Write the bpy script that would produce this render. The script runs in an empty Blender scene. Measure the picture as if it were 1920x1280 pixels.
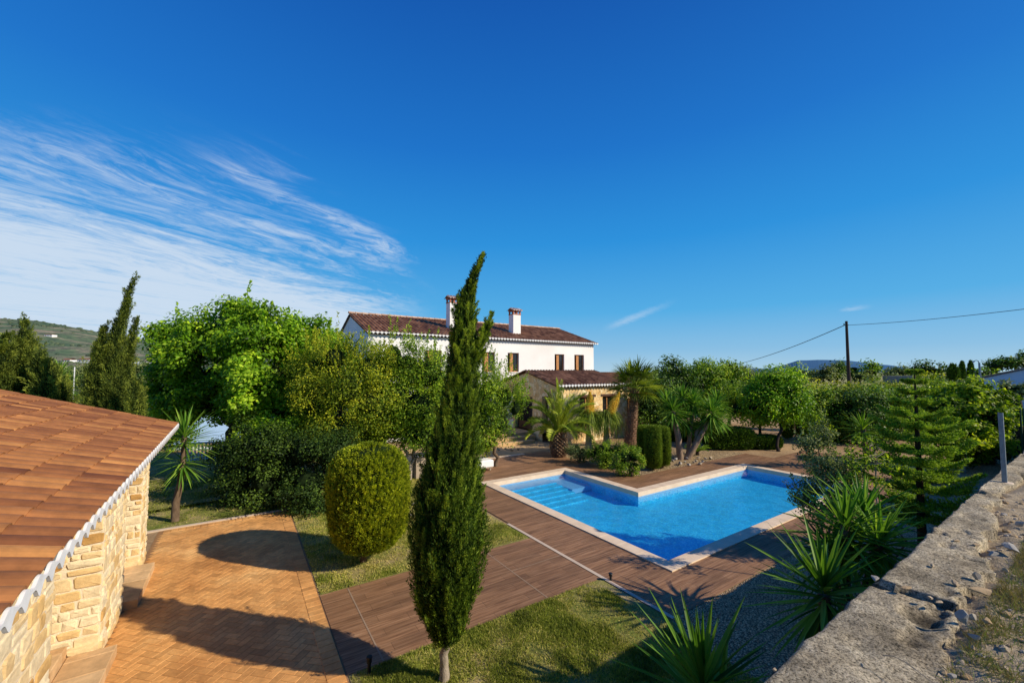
import bpy, math, random
import numpy as np
from mathutils import Vector
from math import radians, sin, cos, pi, tan

# ------------------------------------------------------------------ frame
# World X runs along the long side of the pool, Y across it, Z up (garden level = 0).
AL = radians(33.5); F = 765.0; TH = radians(3.0); HOR = 697.0; CAMZ = 4.0
CA, SA = cos(AL), sin(AL)
def ray(px, py):
    cy = HOR - F*tan(TH); X = px-960; Y = cy-py
    x, y, z = X, F*cos(TH)-Y*sin(TH), Y*cos(TH)+F*sin(TH)
    return np.array([x*CA+y*SA, -x*SA+y*CA, z]), y
def P(px, py, d):                       # measured point of the photograph at distance d
    r, f = ray(px, py); p = r*(d/f); return np.array([p[0], p[1], CAMZ+p[2]])
def G(px, py, z=0.0):                   # measured point of the photograph on the level z
    r, f = ray(px, py); t = (z-CAMZ)/r[2]; return np.array([r[0]*t, r[1]*t, z])
def GX(px, d, z=0.0):
    p = P(px, HOR, d); return np.array([p[0], p[1], z])
def MPX(d): return d/F
RIGHT = np.array([CA, -SA, 0.0]); FWD = np.array([SA, CA, 0.0]); UP = np.array([0, 0, 1.0])

scene = bpy.context.scene
COL = scene.collection
WL = {}

# ------------------------------------------------------------------ objects
def tag(o, label=None, cat=None, group=None, kind=None):
    if label: o['label'] = label
    if cat: o['category'] = cat
    if group: o['group'] = group
    if kind: o['kind'] = kind
    return o
def thing(name, label, cat, loc, group=None):
    o = bpy.data.objects.new(name, None); COL.objects.link(o)
    o.empty_display_size = 0.2
    o.location = tuple(float(a) for a in loc); WL[o.name] = np.array([float(a) for a in loc])
    return tag(o, label, cat, group)
def copy_tree(o, parent=None):
    c = o.copy(); COL.objects.link(c); c.parent = parent
    WL[c.name] = WL[o.name].copy()
    for ch in [k for k in o.children]: copy_tree(ch, c)
    return c
def place(o, loc, rz=0.0, s=1.0, label=None):
    o.location = tuple(float(a) for a in loc); o.rotation_euler = (0, 0, rz); o.scale = (s, s, s)
    if label: o['label'] = label
    return o

class MB:
    def __init__(s):
        s.V = []; s.n = 0; s.F3 = []; s.F4 = []; s.T3 = []; s.T4 = []; s.M3 = []; s.M4 = []
    def add(s, V, Fc, tint=0.5, mat=0):
        V = np.asarray(V, dtype=np.float64).reshape(-1, 3)
        q = [f for f in Fc if len(f) == 4]; t = [f for f in Fc if len(f) == 3]; b = s.n
        if q: s.F4.append(np.array(q)+b); s.T4.append(np.full(len(q), tint)); s.M4.append(np.full(len(q), mat))
        if t: s.F3.append(np.array(t)+b); s.T3.append(np.full(len(t), tint)); s.M3.append(np.full(len(t), mat))
        for f in Fc:
            if len(f) > 4:
                for i in range(1, len(f)-1):
                    s.F3.append(np.array([[f[0]+b, f[i]+b, f[i+1]+b]])); s.T3.append(np.array([tint])); s.M3.append(np.array([mat]))
        s.V.append(V); s.n += len(V)
    def addq(s, V, Q, tint, mat=0):        # numpy quads
        V = np.asarray(V).reshape(-1, 3); Q = np.asarray(Q)
        if not len(Q): return
        s.F4.append(Q+s.n); s.T4.append(np.broadcast_to(np.asarray(tint, dtype=float), (len(Q),)).copy()); s.M4.append(np.full(len(Q), mat))
        s.V.append(V); s.n += len(V)
    def box(s, x0, y0, z0, x1, y1, z1, tint=0.5, mat=0):
        V = [(x0,y0,z0),(x1,y0,z0),(x1,y1,z0),(x0,y1,z0),(x0,y0,z1),(x1,y0,z1),(x1,y1,z1),(x0,y1,z1)]
        s.add(V, [(0,3,2,1),(4,5,6,7),(0,1,5,4),(1,2,6,5),(2,3,7,6),(3,0,4,7)], tint, mat); return s
    def bbox(s, x0, y0, z0, x1, y1, z1, b=0.01, tint=0.5, mat=0):     # box with chamfered top edges
        V = [(x0,y0,z0),(x1,y0,z0),(x1,y1,z0),(x0,y1,z0),(x0,y0,z1-b),(x1,y0,z1-b),(x1,y1,z1-b),(x0,y1,z1-b),
             (x0+b,y0+b,z1),(x1-b,y0+b,z1),(x1-b,y1-b,z1),(x0+b,y1-b,z1)]
        s.add(V, [(0,3,2,1),(0,1,5,4),(1,2,6,5),(2,3,7,6),(3,0,4,7),(4,5,9,8),(5,6,10,9),(6,7,11,10),(7,4,8,11),(8,9,10,11)], tint, mat); return s
    def tube(s, pts, rad, n=8, tint=0.5, mat=0, caps=True, lump=0.0, rng=None):
        pts = [np.array(p, dtype=float) for p in pts]
        if not hasattr(rad, '__len__'): rad = [rad]*len(pts)
        V = []; m = len(pts)
        for i in range(m):
            d = pts[min(i+1, m-1)]-pts[max(i-1, 0)]; d = d/(np.linalg.norm(d)+1e-9)
            a = np.cross(d, [0.31, 0.95, 0.07]); a /= np.linalg.norm(a)+1e-9; b = np.cross(d, a)
            for k in range(n):
                t = 2*pi*k/n; r = rad[i]*(1+(rng.uniform(-lump, lump) if lump else 0))
                V.append(pts[i]+r*(cos(t)*a+sin(t)*b))
        Fc = []
        for i in range(m-1):
            for k in range(n):
                k2 = (k+1) % n; Fc.append((i*n+k, i*n+k2, (i+1)*n+k2, (i+1)*n+k))
        s.add(V, Fc, tint, mat)
        if caps:
            b = len(V); s.add(V[:n][::-1], [tuple(range(n))], tint, mat); s.add(V[-n:], [tuple(range(n))], tint, mat)
        return s
    def cyl(s, c, r0, r1, h, n=16, tint=0.5, mat=0):
        c = np.array(c, dtype=float); return s.tube([c, c+np.array([0, 0, h])], [r0, r1], n, tint, mat)
    def prism(s, poly, z0, z1, tint=0.5, mat=0):
        n = len(poly); V = [(p[0], p[1], z0) for p in poly]+[(p[0], p[1], z1) for p in poly]
        s.add(V, [(i, (i+1) % n, (i+1) % n+n, i+n) for i in range(n)]+[tuple(range(n))[::-1], tuple(range(n, 2*n))], tint, mat); return s
    def build(s, name, mat, parent=None, loc=None, smooth=False):
        V = np.concatenate(s.V) if s.V else np.zeros((0, 3))
        if parent is not None: org = WL[parent.name]
        else: org = np.array(loc if loc is not None else (0, 0, 0), dtype=float)
        V = V-org
        me = bpy.data.meshes.new(name)
        me.vertices.add(len(V)); me.vertices.foreach_set('co', V.astype(np.float32).ravel())
        f4 = np.concatenate(s.F4) if s.F4 else np.zeros((0, 4), int); f3 = np.concatenate(s.F3) if s.F3 else np.zeros((0, 3), int)
        li = np.concatenate([f4.ravel(), f3.ravel()]).astype(np.int32)
        n4, n3 = len(f4), len(f3)
        me.loops.add(len(li)); me.loops.foreach_set('vertex_index', li)
        me.polygons.add(n4+n3)
        ls = np.concatenate([np.arange(n4)*4, n4*4+np.arange(n3)*3]).astype(np.int32)
        me.polygons.foreach_set('loop_start', ls)
        mi = np.concatenate(s.M4+s.M3).astype(np.int32); tn = np.concatenate(s.T4+s.T3).astype(np.float32)
        mats = mat if isinstance(mat, (list, tuple)) else [mat]
        for m in mats: me.materials.append(m)
        me.polygons.foreach_set('material_index', mi)
        me.polygons.foreach_set('use_smooth', np.full(n4+n3, bool(smooth)))
        me.update(calc_edges=True)
        at = me.attributes.new('tint', 'FLOAT', 'FACE'); at.data.foreach_set('value', tn)
        o = bpy.data.objects.new(name, me); COL.objects.link(o)
        if parent is not None:
            o.parent = parent; WL[o.name] = org.copy()
        else:
            o.location = tuple(float(a) for a in org); WL[o.name] = org
        return o

# ------------------------------------------------------------------ value noise (numpy)
_rs = np.random.RandomState(7); _tab = _rs.rand(256, 256)
def vnoise(x, y):
    x = np.asarray(x, float); y = np.asarray(y, float)
    xi = np.floor(x).astype(int); yi = np.floor(y).astype(int); fx = x-xi; fy = y-yi
    fx = fx*fx*(3-2*fx); fy = fy*fy*(3-2*fy)
    g = lambda a, b: _tab[a % 256, b % 256]
    return (g(xi, yi)*(1-fx)+g(xi+1, yi)*fx)*(1-fy)+(g(xi, yi+1)*(1-fx)+g(xi+1, yi+1)*fx)*fy
def fbm(x, y, o=4):
    s = 0; a = 0.5
    for k in range(o): s = s+a*vnoise(x*2**k+13*k, y*2**k+7*k); a *= 0.5
    return s
def unit(a): return a/(np.linalg.norm(a, axis=-1, keepdims=True)+1e-9)

# ------------------------------------------------------------------ materials
def newmat(name):
    m = bpy.data.materials.new(name); m.use_nodes = True; nt = m.node_tree; nt.nodes.clear()
    out = nt.nodes.new('ShaderNodeOutputMaterial'); return m, nt, out
def N(nt, t, **k):
    n = nt.nodes.new(t)
    for a, b in k.items():
        if a in n.inputs.keys() if hasattr(n.inputs, 'keys') else False: n.inputs[a].default_value = b
        else: setattr(n, a, b)
    return n
def L(nt, a, b): nt.links.new(a, b)
def ramp(nt, fac, stops, interp='LINEAR'):
    r = nt.nodes.new('ShaderNodeValToRGB'); r.color_ramp.interpolation = interp
    e = r.color_ramp.elements
    while len(e) < len(stops): e.new(0.5)
    for i, (p, c) in enumerate(stops):
        e[i].position = p; e[i].color = (c[0], c[1], c[2], 1) if not np.isscalar(c) else (c, c, c, 1)
    if fac is not None: L(nt, fac, r.inputs['Fac'])
    return r
def noise(nt, vec, scale, detail=5, rough=0.6, dist=0.0):
    n = nt.nodes.new('ShaderNodeTexNoise'); n.inputs['Scale'].default_value = scale
    n.inputs['Detail'].default_value = detail; n.inputs['Roughness'].default_value = rough; n.inputs['Distortion'].default_value = dist
    if vec is not None: L(nt, vec, n.inputs['Vector'])
    return n
def mapping(nt, vec, scale=(1,1,1), rot=(0,0,0), loc=(0,0,0)):
    m = nt.nodes.new('ShaderNodeMapping'); m.inputs['Scale'].default_value = scale; m.inputs['Rotation'].default_value = rot; m.inputs['Location'].default_value = loc
    L(nt, vec, m.inputs['Vector']); return m
def mix(nt, fac, a, b, mode='MIX'):
    m = nt.nodes.new('ShaderNodeMix'); m.data_type = 'RGBA'; m.blend_type = mode
    if np.isscalar(fac): m.inputs[0].default_value = fac
    else: L(nt, fac, m.inputs[0])
    for i, c in ((6, a), (7, b)):
        if isinstance(c, (tuple, list)): m.inputs[i].default_value = (c[0], c[1], c[2], 1)
        else: L(nt, c, m.inputs[i])
    return m
def mth(nt, op, a, b=None, c=None, clamp=False):
    m = nt.nodes.new('ShaderNodeMath'); m.operation = op; m.use_clamp = clamp
    for i, v in enumerate((a, b, c)):
        if v is None: continue
        if np.isscalar(v): m.inputs[i].default_value = v
        else: L(nt, v, m.inputs[i])
    return m
def objco(nt): return nt.nodes.new('ShaderNodeTexCoord').outputs['Object']
def worldco(nt): return nt.nodes.new('ShaderNodeNewGeometry').outputs['Position']
def attr(nt, name='tint'):
    a = nt.nodes.new('ShaderNodeAttribute'); a.attribute_name = name; return a.outputs['Fac']
def bsdf(nt, out, color, rough=0.7, spec=0.3, bump=None, bstr=0.3, bdist=0.02, metal=0.0):
    b = nt.nodes.new('ShaderNodeBsdfPrincipled')
    if isinstance(color, (tuple, list)): b.inputs['Base Color'].default_value = (color[0], color[1], color[2], 1)
    else: L(nt, color, b.inputs['Base Color'])
    if np.isscalar(rough): b.inputs['Roughness'].default_value = rough
    else: L(nt, rough, b.inputs['Roughness'])
    b.inputs['Specular IOR Level'].default_value = spec; b.inputs['Metallic'].default_value = metal
    if bump is not None:
        bn = nt.nodes.new('ShaderNodeBump'); bn.inputs['Strength'].default_value = bstr; bn.inputs['Distance'].default_value = bdist
        L(nt, bump, bn.inputs['Height']); L(nt, bn.outputs['Normal'], b.inputs['Normal'])
    L(nt, b.outputs[0], out.inputs['Surface']); return b

def mat_plain(name, c, c2=None, scale=6, rough=0.7, spec=0.3, bstr=0.15, metal=0.0, bdist=0.01):
    m, nt, out = newmat(name); v = worldco(nt); n = noise(nt, v, scale, 6)
    c2 = c2 or tuple(x*0.8 for x in c)
    col = ramp(nt, n.outputs['Fac'], [(0.3, c2), (0.7, c)])
    n2 = noise(nt, v, scale*6, 4)
    bsdf(nt, out, col.outputs[0], rough, spec, n2.outputs['Fac'], bstr, bdist, metal); return m
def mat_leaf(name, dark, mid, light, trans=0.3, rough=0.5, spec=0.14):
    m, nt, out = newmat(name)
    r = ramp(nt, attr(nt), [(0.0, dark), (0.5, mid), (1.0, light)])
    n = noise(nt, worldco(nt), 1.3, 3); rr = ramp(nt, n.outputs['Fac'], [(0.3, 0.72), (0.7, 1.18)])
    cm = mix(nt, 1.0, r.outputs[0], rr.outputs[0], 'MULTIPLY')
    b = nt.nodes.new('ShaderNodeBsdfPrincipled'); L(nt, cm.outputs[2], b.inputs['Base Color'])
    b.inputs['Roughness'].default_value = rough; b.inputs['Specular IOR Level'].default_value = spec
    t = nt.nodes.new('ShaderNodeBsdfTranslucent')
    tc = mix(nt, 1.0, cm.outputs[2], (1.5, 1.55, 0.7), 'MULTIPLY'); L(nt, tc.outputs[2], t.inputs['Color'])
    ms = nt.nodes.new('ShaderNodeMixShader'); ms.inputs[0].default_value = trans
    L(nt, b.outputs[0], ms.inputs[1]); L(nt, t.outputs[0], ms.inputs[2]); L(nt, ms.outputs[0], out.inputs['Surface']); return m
def mat_bark(name, c, c2, scale=8):
    m, nt, out = newmat(name); v = worldco(nt); mp = mapping(nt, v, (1, 1, 0.35))
    n = noise(nt, mp.outputs[0], scale, 6, 0.7); col = ramp(nt, n.outputs['Fac'], [(0.3, c2), (0.7, c)])
    bsdf(nt, out, col.outputs[0], 0.9, 0.15, n.outputs['Fac'], 0.8, 0.03); return m

LEAF = {}
LEAF['cypress'] = mat_leaf('cypress_leaf', (.010,.028,.005), (.115,.19,.018), (.42,.51,.05), .25, .6)
LEAF['juniper'] = mat_leaf('juniper_leaf', (.020,.040,.008), (.15,.20,.03), (.38,.42,.06), .25, .6)
LEAF['thuja'] = mat_leaf('thuja_leaf', (.04,.08,.005), (.32,.385,.020), (.86,.84,.05), .3, .6)
LEAF['bright'] = mat_leaf('bright_leaf', (.015,.045,.004), (.16,.33,.012), (.52,.68,.04), .38, .42)
LEAF['citrus'] = mat_leaf('citrus_leaf', (.010,.030,.004), (.14,.26,.015), (.48,.58,.04), .3, .42)
LEAF['yellowish'] = mat_leaf('yellowish_leaf', (.014,.035,.004), (.19,.27,.015), (.62,.60,.035), .33, .45)
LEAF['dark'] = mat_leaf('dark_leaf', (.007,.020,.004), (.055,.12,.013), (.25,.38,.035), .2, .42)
LEAF['grey'] = mat_leaf('grey_leaf', (.03,.05,.018), (.16,.21,.07), (.38,.42,.15), .25, .5)
LEAF['fig'] = mat_leaf('fig_leaf', (.02,.05,.005), (.18,.29,.014), (.56,.62,.045), .42, .5)
LEAF['araucaria'] = mat_leaf('araucaria_leaf', (.008,.028,.005), (.11,.23,.018), (.42,.55,.05), .25, .55)
LEAF['yucca'] = mat_leaf('yucca_leaf', (.020,.06,.008), (.11,.25,.025), (.36,.52,.07), .28, .5, .15)
LEAF['palm'] = mat_leaf('palm_leaf', (.03,.06,.008), (.17,.25,.02), (.50,.54,.07), .3, .5, .2)
LEAF['plume'] = mat_leaf('plume_flower', (.42,.26,.03), (.72,.50,.07), (.88,.70,.16), .3, .8, .1)
LEAF['grass'] = mat_leaf('grass_blade', (.10,.13,.02), (.30,.34,.05), (.66,.55,.20), .3, .7, .1)
LEAF['weed'] = mat_leaf('weed_blade', (.13,.10,.04), (.24,.19,.08), (.16,.22,.05), .2, .8, .1)
LEAF['shade'] = mat_leaf('shade_darkened_leaf', (.006,.016,.004), (.028,.062,.009), (.13,.21,.022), .15, .5)  # leaf colour darkened to stand in for shade on the bushes
LEAF['hedge'] = mat_leaf('hedge_leaf', (.03,.06,.006), (.13,.20,.015), (.30,.36,.035), .25, .6)
CORE = mat_plain('foliage_core', (.018,.032,.009), (.008,.015,.004), 5, .9, .05)  # dark filler: the crowns' inner shade put into one colour
BARK = mat_bark('bark_brown', (.20,.14,.09), (.07,.045,.03))
BARKG = mat_bark('bark_grey', (.42,.36,.28), (.20,.16,.12), 14)
BARKD = mat_bark('bark_dark', (.07,.05,.035), (.02,.015,.012))

# ------------------------------------------------------------------ foliage
def quadleaves(mb, C, D, rng, Ln, Wd, tint, fold=0.0, side=None):
    n = len(C)
    if n == 0: return
    R = rng.normal(size=(n, 3)) if side is None else side
    S = unit(np.cross(D, R)); Nn = np.cross(D, S)
    Ln = np.asarray(Ln).reshape(-1, 1)*np.ones((n, 1)); Wd = np.asarray(Wd).reshape(-1, 1)*np.ones((n, 1))
    V = np.stack([C, C+D*Ln*.45+S*Wd*.5, C+D*Ln-Nn*Ln*fold, C+D*Ln*.45-S*Wd*.5], axis=1).reshape(-1, 3)
    mb.addq(V, np.arange(n*4).reshape(-1, 4), tint)
def sphere_dirs(rng, n): return unit(rng.normal(size=(n, 3)))
def ico(center, r, sub=2, lump=0.0, seed=0):
    import bmesh
    bm = bmesh.new(); bmesh.ops.create_icosphere(bm, subdivisions=sub, radius=1.0)
    V = np.array([v.co[:] for v in bm.verts]); Fc = [tuple(v.index for v in f.verts) for f in bm.faces]; bm.free()
    if lump:
        rg = np.random.RandomState(seed); k = rg.normal(size=(5, 3))*1.7; ph = rg.rand(5)*6
        s = sum(np.sin(V@k[i]+ph[i]) for i in range(5))/5
        V = V*(1+lump*s)[:, None]
    return V*np.array(r)+np.array(center), Fc
def crown(seed, blobs, dens=9.0, per=60, rc=0.36, leaf=0.09, wid=0.05, up=0.25, core=0.6, inner=0.35, tvar=0.18, shootn=0):
    """many leaf clumps spread over and in a set of ellipsoids; blobs = (x,y,z,rx,ry,rz)"""
    rng = np.random.RandomState(seed); mb = MB(); B = np.array(blobs, float)
    for bi, b in enumerate(B):
        c, r = b[:3], b[3:]; area = 4*pi*((r[0]*r[1]+r[1]*r[2]+r[0]*r[2])/3)
        n = int(area*dens); D = sphere_dirs(rng, n)
        ph = rng.rand(3)*6; lump = 0.10*np.sin(D[:, 0]*5+ph[0])+0.10*np.sin(D[:, 1]*6+ph[1])+0.08*np.sin(D[:, 2]*7+ph[2])
        rad = rng.uniform(.80, 1.06, n)+lump*1.2
        ni = int(n*inner); rad[:ni] = rng.uniform(.35, .8, ni)
        CC = c+D*r*rad[:, None]
        keep = np.ones(n, bool)
        for bj, q in enumerate(B):
            if bj != bi: keep &= (((CC-q[:3])/q[3:])**2).sum(1) > .5
        gp = CC*(1.15/max(.25, rc))+np.array([seed*.7, seed*1.3, seed*.37]); keep &= (np.sin(gp[:, 0])+np.sin(gp[:, 1]*1.1+1)+np.sin(gp[:, 2]*1.2+2)) > -1.35
        CC = CC[keep]; D = D[keep]; rad = rad[keep]; n = len(CC)
        if n == 0: continue
        rcl = rc*rng.uniform(.6, 1.35, n); cnt = np.maximum(6, (per*(rcl/rc)**1.5*rng.uniform(.7, 1.2, n))).astype(int)
        idx = np.repeat(np.arange(n), cnt); m = len(idx)
        off = sphere_dirs(rng, m)*(rng.rand(m, 1)**.45)*rcl[idx][:, None]*np.array([1, 1, .85])
        pos = CC[idx]+off
        nr = unit(unit(off)*.85+D[idx]*.45+np.array([0, 0, .45])+rng.normal(size=(m, 3))*.42)
        dr = rng.normal(size=(m, 3))*.8+unit(off)*.35+np.array([0, 0, up-.35]); dr = unit(dr-(dr*nr).sum(1)[:, None]*nr*.85)
        ct = rng.normal(0, tvar*.75, n)
        t = .5+ct[idx]+rng.normal(0, tvar, m)+.16*off[:, 2]/rc+.30*(rad[idx]-.93)  # top and outer leaves lighter, inner darker: light put into the tint
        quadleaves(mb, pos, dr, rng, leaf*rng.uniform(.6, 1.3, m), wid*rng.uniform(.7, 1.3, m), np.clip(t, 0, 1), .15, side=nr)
        if core:
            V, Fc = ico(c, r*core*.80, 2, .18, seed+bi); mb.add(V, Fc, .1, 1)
    # loose shoots that break the outline
    for k in range(shootn):
        b = B[rng.randint(len(B))]; D = sphere_dirs(rng, 1)[0]; D[2] = abs(D[2])+.25; D = D/np.linalg.norm(D)
        p0 = b[:3]+D*b[3:]*.95; ln = rc*rng.uniform(1.0, 2.4); m = int(per*.45)
        t = rng.rand(m, 1); pos = p0+(D*.55+UP*.6)*ln*t+rng.normal(size=(m, 3))*rc*.16*(1.1-t)
        quadleaves(mb, pos, unit(rng.normal(size=(m, 3))*.7+D+UP*.5), rng, leaf*rng.uniform(.6, 1.2, m), wid, np.clip(rng.normal(.68, .18, m), 0, 1), .1)
    return mb
def px_blobs(lst, d):
    """ellipsoids from (px, py, rx, ry, depth offset[, depth radius]) measured at distance d"""
    o = []
    for t in lst:
        px, py, rx, ry, dd = t[:5]; D = d+dd; m = MPX(D); p = P(px, py, D)
        rd = (t[5] if len(t) > 5 else rx*m*.95)
        r = (rx*m+rd)/2; o.append((p[0], p[1], p[2], r, r, ry*m))
    return o
def conifer(seed, prof, n, leaf=.07, wid=.018, upw=.9, outw=.45, core=.72, lump=.16, ridge=5, tmean=.45, spray=6, rmin=.62):
    """dense upright conifer: prof = list of (x,y,z,r) from the bottom to the tip"""
    rng = np.random.RandomState(seed); mb = MB(); A = np.array(prof, float)
    seg = np.diff(A[:, 2]); w = (A[:-1, 3]+A[1:, 3]+.05)*np.abs(seg); cw = np.cumsum(w)/w.sum()
    k = np.searchsorted(cw, rng.rand(n)); t = rng.rand(n)
    Q = A[k]*(1-t)[:, None]+A[k+1]*t[:, None]; th = rng.rand(n)*2*pi
    pz = Q[:, 2]; lum = 1+lump*(2*fbm(th*ridge/2/pi*2+seed, pz*1.3+seed*3, 3)-.9)
    rr = Q[:, 3]*lum*rng.uniform(rmin, 1.04, n)**.7
    out = np.stack([np.cos(th), np.sin(th), np.zeros(n)], 1)
    C = Q[:, :3]+out*rr[:, None]
    idx = np.repeat(np.arange(n), spray); m = len(idx)
    off = rng.normal(size=(m, 3))*np.array([1, 1, 1.5])*leaf*.35
    D = unit(out[idx]*outw+UP*upw+rng.normal(size=(m, 3))*.33)
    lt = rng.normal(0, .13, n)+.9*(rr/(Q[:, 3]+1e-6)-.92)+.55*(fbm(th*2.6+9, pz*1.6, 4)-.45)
    quadleaves(mb, C[idx]+off, D, rng, leaf*rng.uniform(.6, 1.4, m), wid*rng.uniform(.7, 1.4, m), np.clip(tmean+lt[idx]+rng.normal(0, .13, m), 0, 1), .05, side=unit(out[idx]+UP*.25+rng.normal(size=(m, 3))*.55))
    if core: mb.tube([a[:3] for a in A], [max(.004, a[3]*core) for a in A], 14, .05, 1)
    return mb
def plumes(mb, seed, prof, n, pw, pl, per, leaf, wid, outw=.35, lean=(0, 0, 0), tmean=.5, rfac=(.62, .95)):
    """upright pointed sprays laid over the surface of a conifer, with dark gaps between them"""
    rng = np.random.RandomState(seed); A = np.array(prof, float); seg = np.diff(A[:, 2]); w = (A[:-1, 3]+A[1:, 3]+.04)*np.abs(seg); cw = np.cumsum(w)/w.sum(); rm = A[:, 3].max()
    k = np.searchsorted(cw, rng.rand(n)); t = rng.rand(n); Q = A[k]*(1-t)[:, None]+A[k+1]*t[:, None]; th = rng.rand(n)*2*pi
    ax0 = unit((A[np.minimum(k+1, len(A)-1), :3]-A[k, :3])*np.sign(A[-1, 2]-A[0, 2]))
    out = np.stack([np.cos(th), np.sin(th), np.zeros(n)], 1); sc = .55+.45*Q[:, 3]/rm
    ax = unit(ax0+out*outw*rng.uniform(.4, 1.3, (n, 1))+rng.normal(size=(n, 3))*.10+np.array(lean)); ln = pl*sc*rng.uniform(.55, 1.3, n); ww = pw*sc*rng.uniform(.7, 1.25, n)
    C0 = Q[:, :3]+out*(Q[:, 3]*rng.uniform(rfac[0], rfac[1], n))[:, None]-ax*ln[:, None]*.45
    pt = rng.normal(0, .13, n); idx = np.repeat(np.arange(n), per); m = len(idx); tt = rng.rand(m)**.85
    od = sphere_dirs(rng, m); od = unit(od-(od*ax[idx]).sum(1)[:, None]*ax[idx]); rr = ww[idx]*np.sin(np.clip(tt*.88+.12, 0, 1)*pi)**.6*rng.rand(m)**.4
    C = C0[idx]+ax[idx]*(ln[idx]*tt)[:, None]+od*rr[:, None]
    D = unit(ax[idx]*.9+od*.45+rng.normal(size=(m, 3))*.25)
    quadleaves(mb, C, D, rng, leaf*rng.uniform(.6, 1.35, m), wid*rng.uniform(.7, 1.4, m), np.clip(tmean-.12+pt[idx]+.28*(tt-.4)+.25*(od*out[idx]).sum(1)+rng.normal(0, .11, m), 0, 1), .05, side=unit(od+out[idx]*.6+rng.normal(size=(m, 3))*.35))  # outward sides and tips tinted lighter, plume bases darker, as light would
def boxleaf(seed, cx, cy, z0, z1, rx, ry, n, leaf=.05, wid=.02, power=4.0, up=.8, rot=0.0, tmean=.5, topround=.0):
    """clipped (box or cylinder) shrub"""
    rng = np.random.RandomState(seed); mb = MB(); hz = (z1-z0)/2; zc = (z0+z1)/2
    D = rng.uniform(-1, 1, size=(n*3, 3)); s = (np.abs(D)**power).sum(1)**(1/power); D = (D/s[:, None])[:n]
    rad = rng.uniform(.86, 1.03, n); q = D*rad[:, None]*np.array([rx, ry, hz])
    c, s_ = cos(rot), sin(rot); q = np.stack([q[:, 0]*c-q[:, 1]*s_, q[:, 0]*s_+q[:, 1]*c, q[:, 2]], 1)
    C = q+np.array([cx, cy, zc]); nn = unit(q/np.array([rx, ry, hz]))
    idx = np.repeat(np.arange(n), 4); m = len(idx)
    quadleaves(mb, C[idx]+rng.normal(size=(m, 3))*leaf*.4, unit(nn[idx]*.6+UP*up+rng.normal(size=(m, 3))*.4), rng, leaf*rng.uniform(.6, 1.3, m), wid,
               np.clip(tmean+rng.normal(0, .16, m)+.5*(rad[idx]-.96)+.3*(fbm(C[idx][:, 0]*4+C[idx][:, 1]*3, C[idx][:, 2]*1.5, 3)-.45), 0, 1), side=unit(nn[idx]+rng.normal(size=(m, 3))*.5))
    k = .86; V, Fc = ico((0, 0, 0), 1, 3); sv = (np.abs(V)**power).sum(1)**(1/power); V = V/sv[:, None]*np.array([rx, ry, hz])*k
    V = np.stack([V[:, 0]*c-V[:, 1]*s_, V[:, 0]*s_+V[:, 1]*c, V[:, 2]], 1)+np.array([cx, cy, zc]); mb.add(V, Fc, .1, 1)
    return mb
def blade(mb, p0, d0, ln, w, droop, tint, nseg=7, fold=.25, base=.35):
    """one tapering sword-shaped leaf with a folded midrib"""
    d = np.array(d0, float); d /= np.linalg.norm(d); p = np.array(p0, float)
    side = np.cross(d, UP); side = side/(np.linalg.norm(side)+1e-6); V = []
    for i in range(nseg+1):
        t = i/nseg; ww = w*(base+(1-base)*min(1, t/.25))*(1-t**2.4)+.0008
        nrm = np.cross(side, d)
        V += [p-side*ww*.5+nrm*ww*fold, p, p+side*ww*.5+nrm*ww*fold]
        p = p+d*ln/nseg; d = d-UP*droop/nseg; d /= np.linalg.norm(d)
    Q = []
    for i in range(nseg):
        a = i*3; Q += [(a, a+1, a+4, a+3), (a+1, a+2, a+5, a+4)]
    mb.addq(np.array(V), np.array(Q), tint)
def rosette(mb, c, rng, n, ln, w, emin, emax, droop=.5, stem=.0, tm=.5, az0=None):
    c = np.array(c, float)
    for i in range(n):
        t = (i+.5)/n; el = emax+(emin-emax)*t**.8; el += rng.uniform(-.12, .12)
        az = i*2.39996+rng.uniform(-.2, .2)
        d = np.array([cos(el)*cos(az), cos(el)*sin(az), sin(el)])
        blade(mb, c-UP*stem*t+d*.02, d, ln*rng.uniform(.8, 1.1)*(1-.25*(t < .12)), w*rng.uniform(.85, 1.1), droop*rng.uniform(.4, 1.3)*(.3+t), float(np.clip(rng.normal(tm, .2), 0, 1)))
def limbs(mb, p0, targets, r0, rng, n=8, seg=5, wig=.08):
    p0 = np.array(p0, float)
    for tp in targets:
        tp = np.array(tp, float); pts = []; rr = []
        for i in range(seg+1):
            t = i/seg; q = p0*(1-t)+tp*t; q = q+UP*.25*np.linalg.norm(tp-p0)*t*(1-t)*.6
            if 0 < i < seg: q = q+rng.normal(size=3)*wig
            pts.append(q); rr.append(r0*(1-.8*t)+.004)
        mb.tube(pts, rr, n, lump=.06, rng=rng)
def trunk_mb(base, top, r0, r1, seed, targets=(), wig=.05, seg=6, n=10, r2=None):
    rng = np.random.RandomState(seed); mb = MB(); base = np.array(base, float); top = np.array(top, float); pts = []; rr = []
    for i in range(seg+1):
        t = i/seg; q = base*(1-t)+top*t
        if 0 < i < seg: q = q+np.append(rng.normal(size=2)*wig, 0)
        pts.append(q); rr.append((r0*(1-t)+r1*t)*(1.25 if i == 0 else 1))
    mb.tube(pts, rr, n, lump=.07, rng=rng)
    limbs(mb, top-UP*.05, targets, r2 or r1*.8, rng)
    return mb
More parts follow.
